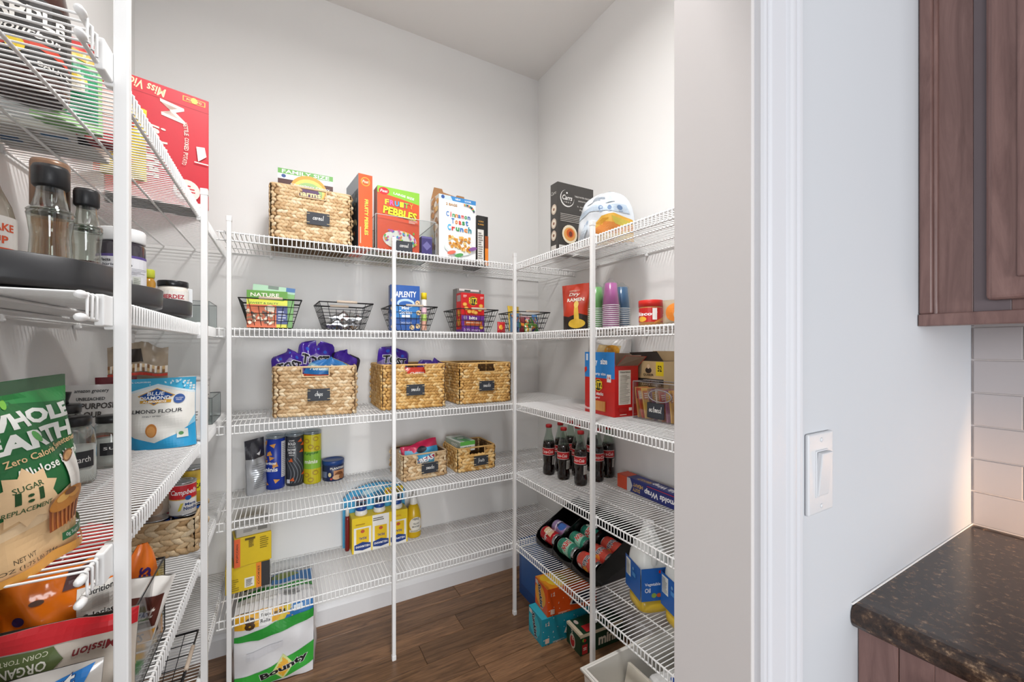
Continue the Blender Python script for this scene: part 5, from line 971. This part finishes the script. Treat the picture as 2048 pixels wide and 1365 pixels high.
def carafe(label, x, y, r, h, lid, liquid=None, lidh=.026):
    t = thing('glass_bottle', label, 'bottle', (x, y, ZT), 0)
    pr = [(r*.86, 0), (r*.98, .004), (r, .02), (r*.90, h*.34), (r*.86, h*.45), (r*.96, h*.58), (r*1.02, h*.64), (r*.98, h*.665), (r*.86, h*.68), (r*.66, h*.80), (r*.60, h*.88), (r*.62, h*.9)]
    MB().lathe(pr, clear('#e6ece6', .13, .03), 36).build('glass', t)
    m = MB()
    for z in (h*.64, h*.67): m.lathe([(r*.97, z-.002), (r*1.035, z), (r*.97, z+.002)], clear('#c9d2c9', .2, .03), 36)
    m.build('glass_ring', t)
    MB().lathe([(r*.70, h*.9-.004), (r*.80, h*.9-.001), (r*.82, h*.9+lidh*.8), (r*.74, h*.9+lidh), (0, h*.9+lidh)], lid, 32).build('lid', t)
    if liquid: MB().lathe([(r*.82, .002), (r*.94, .006), (r*.96, .02), (r*.86, h*.33), (0, h*.335)], liquid, 30).build('liquid', t)
carafe('flared clear glass bottle with black screw lid, empty', -.302, .868, .0245, .170, C('#222326', .4), None, .028)
carafe('small clear glass bottle with black lid and dark syrup inside', -.284, .936, .0195, .165, C('#222326', .4), C('#3a0f0c', .12), .024)
t = thing('storage_jar', 'jar with silver and brown lid behind the glass bottles', 'jar', (-.327, .938, ZT), 0); MB().lathe([(.018, 0), (.021, .004), (.021, .13), (.019, .14)], clear('#d8ae7a', .1), 28).build('glass', t); MB().lathe([(.0225, .138), (.0225, .205), (.021, .21), (0, .21)], C('#8f6f58', .3, .3), 28).build('lid', t)
t = thing('supplement_jar', 'dark purple jar with white lid and green label', 'jar', (-.290, 1.128, ZT), 12)
MB().lathe([(.033, 0), (.0365, .004), (.0375, .012), (.0375, .118), (.034, .128)], C('#2b2530', .12, coat=.5), 36).build('body', t); MB().lathe([(.0365, .126), (.0375, .128), (.0375, .150), (.0355, .153), (0, .153)], C('#eceded', .45), 36).build('lid', t)
p = wrap(.0378, .010, .098, 210, 0, 14); p.rect(0, 0, 1, 1, '#5a4a8f').rect(0, .06, 1, .94, '#e6e6ea').rect(0, .10, .60, .52, '#4a5a34').rect(.44, .10, .60, .56, '#6f9a2a').lines(.04, .13, .42, .5, 9, '#b9c49a', .35, 2).t('Nutrition Facts', .22, .86, .07, '#1f1c24', w=.36, b=.03).t('Calories 330', .42, .76, .06, '#3a3a44', w=.4, b=.02).lines(.05, .56, .95, .72, 5, '#8a8a94', .35, 3).rect(.62, .10, .72, .52, '#c9ccc4').lines(.63, .12, .71, .5, 9, '#8a8f84', .4).rect(.64, .08, .75, .26, '#f6f6f6'); p.build('label_print', t)
t = thing('mustard_jar', 'little amber jar with yellow green lid behind the purple jar', 'jar', (-.300, 1.362, ZT), 0); MB().lathe([(.013, 0), (.015, .003), (.015, .078), (.011, .09)], C('#b3801f', .15, coat=.4), 24).build('body', t); MB().lathe([(.012, .088), (.0135, .09), (.0135, .108), (.012, .11), (0, .11)], C('#c9cf3a', .4), 24).build('lid', t)
t = thing('dip_jar', 'white cheese dip jar with black lid on the turntable', 'jar', (-.266, 1.448, ZT), 10)
MB().lathe([(.029, 0), (.033, .004), (.034, .014), (.034, .070), (.031, .080)], C('#efe9df', .15, coat=.5), 36).build('body', t); MB().lathe([(.033, .078), (.0342, .080), (.0342, .092), (.033, .094), (0, .094)], C('#1f1f21', .25), 36).build('lid', t)
p = wrap(.0343, .008, .066, 170, 0, 12); p.rect(0, 0, 1, 1, '#f3f0ea').t('HERDEZ', .5, .72, .20, '#b3243a', w=.52, b=.03).t('Queso Blanco Dip', .5, .48, .12, '#4a4640', w=.62, sh=.25).ell(.35, .18, .12, .09, '#e0a45a').ell(.62, .16, .14, .1, '#d98f3a'); p.build('label_print', t)
carton('seasoning_box', 'white and teal seasoning box at the end of the turntable', 'box', .055, .035, .082, (-.262, 1.512, ZT), 14, '#eceef0', f=lambda p: p.rect(0, .62, .8, .98, '#4ab0c4').lines(.06, .68, .6, .9, 2, '#d8eef2').lines(.1, .1, .9, .5, 4, '#b9bcc0', .3), bev=.001)
clear_bin('clear_bin', 'small clear empty bin near the corner on the second jar shelf', .20, .16, .098, (-.318, 1.96, H2), 90, edge=C('#8f9496', .2))
# ------------------------------------------------------------------ jar wall, middle shelf
def we(p):
    p.rect(0, 0, 1, .36, '#e9c391').poly([(0, .36), (0, .22), (.35, .30), (.7, .40), (1, .46), (1, .30), (0, .2)], '#f0d2a8').poly([(0, .30), (.5, .36), (1, .47), (1, .93), (0, .93)], '#1f6a38').rect(0, .93, 1, 1, '#4a6a52').poly([(0, .84), (.5, .88), (1, .84), (1, .93), (0, .93)], '#2f8a48')
    p.t('WHOLE', .52, .80, .085, '#e9ebe6', w=.84, b=.05).t('EARTH', .52, .69, .095, '#e9ebe6', w=.74, b=.05).ell(.50, .70, .03, .05, '#5faf5a', 12, .6).ell(.42, .885, .05, .022, '#7fc24a', 12, .5)
    p.t('Zero Calorie Sweetener', .58, .615, .035, '#e9c391', w=.70, b=.015, rot=4).t('Allulose & Monk', .60, .545, .05, '#f2f2ec', w=.66, b=.015, rot=4)
    p.star(.32, .41, .21, .155, '#e9c79a').t('SUGAR', .32, .465, .03, '#3a5a34', w=.18, b=.01, rot=4).t('1:1', .32, .415, .065, '#234a24', w=.16, b=.04).t('REPLACEMENT', .32, .35, .025, '#3a5a34', w=.28, b=.01)
    p.poly([(.66, .33), (.87, .36), (.84, .56), (.62, .53)], '#f3f0ea').ell(.73, .545, .10, .035, '#8a5a34', 16, .15).ell(.73, .545, .08, .024, '#d9a468', 16, .15)
    p.poly([(.48, .16), (.74, .18), (.80, .32), (.44, .30)], '#9a4f22')
    for i in range(7): p.poly([(.495+i*.037, .165), (.51+i*.037, .166), (.50+i*.048-.02, .30), (.48+i*.048-.02, .30)], '#c97a3a')
    p.ell(.62, .32, .19, .075, '#c9832f', 18, .1).ell(.56, .335, .07, .03, '#e8b25a').ell(.68, .335, .06, .03, '#e0a04a').ell(.63, .355, .06, .025, '#7a4a24')
    p.rect(.56, .085, 1, .13, '#2a6a40').t('0g Sugar', .66, .107, .025, '#eef2ea', w=.14).t('Plant Based', .85, .107, .025, '#eef2ea', w=.18).t('NET WT', .28, .105, .025, '#5a4a34', w=.14, b=.01).t('28 OZ (1.75 LB) 794g', .30, .065, .025, '#5a4a34', w=.44, b=.01).poly([(0, 0), (1, 0), (1, .03), (.5, .06), (0, .03)], '#e8a54a')
bag('sweetener_bag', 'big green sweetener pouch with muffin picture at the open end of the shelf', .175, .236, .085, (-.302, .772, H3), 74, '#1f6a38', 91, mode='pouch', front=we, ry=-3, wr=.0028, rough=.3, foot=.9, nx=24, ny=30)
def alm(p):
    p.rect(0, 0, 1, 1, '#f3f1ea').poly([(0, .78), (.5, .92), (1, .78), (1, 1), (0, 1)], '#4ab4dc').poly([(0, .78), (.5, .92), (1, .80), (1, .77), (.5, .885), (0, .75)], '#dfeff4').poly([(0, .0), (1, 0), (1, .34), (.80, .20), (.5, .09), (.22, .18), (0, .36)], '#2fa6dc').poly([(.0, .36), (.0, .6), (.1, .3)], '#8fd0ea').poly([(1, .34), (1, .45), (.93, .3)], '#8fd0ea')
    p.poly([(.26, .755), (.5, .86), (.76, .755), (.5, .62)], '#d9a43a').poly([(.285, .755), (.5, .848), (.735, .755), (.5, .635)], '#1f4f9a').t('BLUE', .5, .785, .05, '#ffffff', w=.22, b=.02).t('DIAMOND', .5, .725, .05, '#ffffff', w=.40, b=.025).rect(.30, .655, .72, .695, '#d9a43a').t('ALMONDS', .5, .675, .028, '#ffffff', w=.32, b=.02).ell(.82, .70, .075, .075, '#3f62a8').t('GLUTEN', .82, .71, .018, '#ffffff', w=.1).t('FREE', .82, .685, .018, '#ffffff', w=.07)
    p.t('ALMOND FLOUR', .5, .54, .052, '#3a3a3c', w=.76, b=.015).t('FINELY SIFTED', .48, .47, .02, '#5a5a5c', w=.26, b=.01).ell(.48, .27, .075, .11, '#c9823f', 18).ell(.48, .26, .055, .085, '#dc9d5a', 16).rect(.80, .14, .93, .26, '#eef2ea').ell(.85, .20, .03, .03, '#5a9a5a').t('100% CALIFORNIA', .26, .95, .02, '#ffffff', w=.3, b=.01)
    for i in range(10): p.ell(.6+.36*random.random(), .86+.12*random.random(), .022, .012, '#cfeaf4', 8, random.random()*3)
bag('flour_bag', 'blue and white almond flour pouch standing beside the shelf pole', .168, .192, .075, (-.296, 1.478, H3), -14, '#2fa6dc', 92, mode='pouch', front=alm, ry=-2, wr=.0022, topw=1.06, nx=24, ny=28)
def apf(p): p.t('amazon grocery', .5, .90, .05, '#3a3a3c', w=.52, b=.015).t('UNBLEACHED', .5, .80, .045, '#3a3a3c', w=.44, b=.025).t('ALL PURPOSE', .5, .70, .085, '#4a4440', w=.8, b=.03).t('FLOUR', .5, .58, .085, '#4a4440', w=.42, b=.03).ell(.7, .18, .26, .2, '#8a6a5a').ell(.7, .2, .16, .12, '#c9563a')
bag('flour_bag', 'white all purpose flour bag standing at the back behind the jars', .125, .180, .07, (-.437, 1.475, H3), 4, '#e9e6e2', 93, mode='pouch', front=apf, rough=.5, wr=.002, foot=1.0)
def kitchen_jar(label, x, y, r, h, word, fill='#e9e7e3', rz=15, knob=True):
    t = thing('kitchen_jar', label, 'jar', (x, y, H3), rz, 'labelled glass kitchen jars')
    MB().lathe([(r*.88, 0), (r*.97, .004), (r, .014), (r, h*.55), (r*.90, h*.72), (r*.70, h*.80)], clear('#eaeeec', .12, .04), 32).build('glass', t)
    MB().lathe([(r*.84, .003), (r*.93, .008), (r*.965, .016), (r*.965, h*.50), (0, h*.54)], C(fill, .8, v=.05), 28).build('contents', t)
    MB().lathe([(r*.76, h*.79), (r*.80, h*.80), (r*.80, h*.90), (r*.74, h*.915), (0, h*.92)], C('#1f1f21', .3), 28).build('lid', t)
    if knob: MB().lathe([(r*.26, h*.915), (r*.24, h*.96), (r*.36, h*1.06), (r*.38, h*1.08), (0, h*1.085)], C('#1a1a1c', .3), 20).build('knob', t)
    if word:
        p = wrap(r+.0004, h*.24, h*.46, 105, 0, 10); p.rect(0, 0, 1, 1, '#2c2d30').t(word, .5, .5, .34, '#f0f0ec', w=.8, b=.0); p.build('label_print', t)
    return t
kitchen_jar('glass jar of corn starch with black lid behind the green pouch', -.375, 1.165, .036, .150, 'corn starch', rz=20, knob=False)
kitchen_jar('glass jar of sugar with dark label behind the free end pole', -.352, 1.300, .034, .130, 'sugar', rz=34, knob=False)
kitchen_jar('glass jar with black knobbed lid at the back by the flour bag', -.428, 1.285, .036, .165, None)
def chk(p):
    for i in range(12):
        for j in range(2): p.rect(i/12, .70+.04*j, i/12+.042, .74+.04*j, '#8a5f34' if (i+j) % 2 else '#c9a878')
    p.rect(0, .66, 1, .69, '#c9402f')
bag('baking_bag', 'brown checked bag of baking chips behind the almond flour pouch', .145, .285, .06, (-.398, 1.705, H3), 4, '#8f7f6c', 94, mode='pouch', film=C('#9a8b78', .25, v=.15), front=lambda p: p.rect(0, .70, 1, .78, '#efe6da').poly([(.1, .80), (.6, .80), (.55, .93), (.15, .95)], '#2f2721') and chk(p), ry=0, wr=.006, jag=.05)
bag('red_pouch', 'dark red pouch lying against the flour bag', .09, .190, .05, (-.432, 1.635, H3), 10, '#7a2430', 95, wr=.004, nx=12, ny=14)
bag('flour_sack', 'plain white paper sack beside the almond flour pouch', .08, .165, .06, (-.262, 1.62, H3), 10, '#efeeec', 96, mode='pouch', rough=.6, wr=.002, front=lambda p: p.lines(.4, .25, .9, .5, 5, '#8a8a88', .3, 3))
cyl('canister', 'white canister with grey print near the corner on the middle jar shelf', 'canister', .047, .165, (-.288, 1.905, H3+.004), 8, '#eceae7', lid=C('#f2f2f2', .4), lidh=.012, art=lambda p: p.lines(.56, .55, .80, .95, 5, '#55534f', .35, 2).ell(.3, .42, .1, .12, '#c9a9a0').rect(.5, .1, .52, .6, '#55534f'), span=220)
clear_bin('clear_bin', 'clear bin holding the white canister on the middle jar shelf', .22, .20, .095, (-.322, 1.92, H3), 90, edge=C('#6f7375', .2))
# ------------------------------------------------------------------ jar wall, fourth shelf
wicker('wide woven basket of soup cans on the jar shelf, at the corner end', .235, .24, .105, (-.345, 1.665, H4), 0, None, cut=False, pitch=.022, rows=6)
def soup(p): p.rect(0, .52, 1, 1, '#c9202a').t('Campbells', .52, .74, .22, '#ffffff', w=.62, sh=.3, b=.012).rect(0, .50, 1, .53, '#d9b45a').ell(.60, .55, .07, .06, '#1f5fa8').t('Mega', .66, .32, .12, '#1f3f7a', w=.26, b=.03).t('Noodle', .66, .19, .12, '#1f3f7a', w=.32, b=.03).poly([(.38, .12), (.44, .14), (.50, .4), (.44, .38)], '#d9c93a').ell(.16, .3, .06, .06, '#c9c6c0')
def can(label, x, y, z, rz, col, art=None, r=.0335, h=.1): return cyl('food_can', label, 'can', r, h, (x, y, z), rz, col, 'food cans', rim=(ALU, .002, h-.002), lid=ALU, lidh=.004, lidr=r, art=art, span=200)
can('red and white chicken noodle soup can standing on other cans in the basket', -.272, 1.612, H4+.108, 12, '#f3f1ee', soup)
can('gold topped can standing behind the red and white soup can', -.262, 1.715, H4+.108, 8, '#c9a83a', lambda p: p.rect(0, .35, 1, .7, '#e0d21f').t('SUGARCANE', .5, .52, .16, '#3a3a1f', w=.7, b=.02), h=.115)
can('can with red and white label in the basket behind the soup can', -.345, 1.655, H4+.075, 0, '#c9b8a8', lambda p: p.rect(0, .0, 1, .3, '#c9202a').ell(.5, .6, .2, .2, '#b99a80'))
can('dark blue can lowest in the soup basket', -.335, 1.60, H4+.008, 0, '#1f3f8f')
can('black labelled can low in the soup basket', -.265, 1.615, H4+.007, 0, '#2b2b30')
can('blue labelled can low at the back of the soup basket', -.262, 1.71, H4+.007, 0, '#2a5fae')
can('grey can low in the middle of the soup basket', -.345, 1.675, H4-.026+.033, 0, '#8f8f94', h=.066)
ORG = clear('#e6e6e6', .07)
clear_bin('clear_bin', 'clear angled bin with black edging holding candy bags', .215, .235, .160, (-.345, 1.052, H4), 90, mat=ORG, edge=C('#1f1f21', .4))
def ree(p): p.t('REESES', .5, .55, .16, '#3a1f6a', w=.9, b=.04, rot=80).poly([(0, .0), (1, 0), (1, .2), (0, .3)], '#e8a03a')
bag('candy_bag', 'pointed orange candy bag with purple letters sticking out of the bin', .10, .205, .018, (-.268, 1.118, H4+.006), 40, '#ee7a1f', 101, front=ree, ry=4, wr=.0015, dome=1.25)
def toast(p): p.poly([(.1, .45), (.9, .45), (.9, .8), (.1, .8)], '#5a2a20').t('Toast', .5, .62, .14, '#f6efe6', w=.6, b=.02, sh=.2).rect(.05, .28, .95, .42, '#e8a83a').t('OATS', .5, .35, .09, '#3a2a1a', w=.5, b=.02)
bag('candy_bag', 'white bag with brown square logo in the clear bin', .10, .165, .03, (-.282, 1.045, H4+.006), 30, '#f2efe9', 102, front=toast, ry=18, wr=.003)
bag('snack_bag', 'navy and yellow snack bag at the back of the clear bin', .12, .20, .05, (-.420, 1.135, H4+.006), 25, '#1f2f4f', 103, front=lambda p: p.ell(.6, .85, .3, .1, '#e8cf2a').ell(.3, .6, .2, .15, '#2f8f9f'), wr=.004)
bag('snack_bag', 'small yellow snack bag inside the clear bin front', .07, .10, .024, (-.245, 1.085, H4+.006), 70, '#e0b83a', 104, front=lambda p: p.rect(.2, .2, .8, .5, '#3a2a1f').t('MIX', .5, .7, .15, '#3a2a1f', w=.5, b=.03), wr=.003, nx=12, ny=12)
wicker('woven basket of tortilla bags at the free end of the jar shelf', .205, .262, .098, (-.352, .832, H4), 90, None, straw=STRAWY, cut=False, pitch=.024, rows=5)
def bean(p): p.rect(0, .55, 1, .80, '#241d1a').t('BAKED BEANS', .5, .67, .14, '#e8d06a', w=.8, b=.03).rect(0, .80, 1, 1, '#1f2f5f').t('Original', .5, .9, .1, '#f0ece4', w=.6, sh=.2).lines(.0, 0, 1, .55, 1, '#8f3a1a', 1.0); [p.ell(random.random(), .04+.48*random.random(), .055, .03, random.choice(['#c9562a', '#b3441f', '#d9703a', '#8f3518']), 8, random.random()*3) for _ in range(60)]
cyl('food_can', 'baked beans can beside the orange candy bag', 'can', .042, .125, (-.455, .990, H4+.115), 20, '#8f3a1a', rim=(C('#2a2a2c', .3, .6), .002, .123), lid=ALU, lidh=.004, lidr=.042, art=bean, span=200)
def oran(p): p.ell(.16, .55, .05, .05, '#3f3a7a').ell(.3, .7, .06, .03, '#5a3a2a').rect(.62, .34, .98, .72, '#f2f0ea').t('Nutrition', .8, .66, .06, '#2a2a2a', w=.28, b=.02).t('Calories', .8, .40, .07, '#2a2a2a', w=.28, b=.02).rect(.66, .48, .9, .60, '#dcdad4').poly([(.5, .74), (1, .76), (1, 1), (.55, .95)], '#5a3a3a')
bag('candy_bag', 'big glossy orange candy bag lying in the tortilla basket', .150, .165, .055, (-.335, 1.003, H4+.075), 14, '#f07a16', 105, front=oran, rx=-10, wr=.006, rough=.15, jag=.04)
bag('candy_bag', 'shiny red candy bag behind the orange candy bag', .13, .19, .045, (-.350, 1.070, H4+.08), 14, '#c81f1c', 106, rx=-10, wr=.007, rough=.12, front=lambda p: p.rect(.1, .3, .3, .7, '#e9dcd4').poly([(.4, .2), (.9, .3), (.8, .8), (.5, .7)], '#e0452a'), jag=.05)
def mis(p): p.rect(0, .86, 1, 1, '#c8202a').poly([(.0, .60), (.56, .66), (.62, .74), (.56, .85), (.0, .85)], '#5a6a3a').t('ORGANIC', .38, .72, .075, '#f2f2e8', w=.32, b=.02, rot=184).t('CORN TORTILLAS', .36, .80, .035, '#dfe0c8', w=.36, rot=184).t('Mission', .78, .75, .075, '#7a1f24', w=.24, b=.02, sh=.3, rot=183)
bag('tortilla_bag', 'clear tortilla bag with upside down lettering and red edge', .215, .18, .05, (-.318, .895, H4+.012), -4, '#d8cfc4', 107, front=mis, rx=-5, wr=.005, rough=.14, film=C('#cfc6ba', .14, v=.12, coat=.6))
def sar(p): p.poly([(.05, .70), (.55, .82), (.96, .98), (.90, .76), (.5, .62), (.1, .56)], '#1f7ac8').poly([(0, .58), (.3, .66), (.9, .75), (.5, .58), (0, .52)], '#e8a82a').t('Carb', .38, .72, .13, '#e8b83a', w=.26, b=.02, sh=.3, o='#2a2a2a', rot=12).t('Count', .70, .82, .12, '#f6f6f2', w=.36, b=.03, sh=.3, o='#1f3f7a', rot=18)
bag('tortilla_bag', 'clear tortilla bag with blue and gold band at the basket front', .215, .145, .05, (-.345, .842, H4+.008), -2, '#cfc9c2', 108, front=sar, rx=-3, wr=.004, rough=.12, film=C('#c9c4be', .14, v=.12, coat=.6))
wire_basket('black wire basket on the lowest jar shelf', .26, .22, .11, (-.335, 1.42, H5), 90)
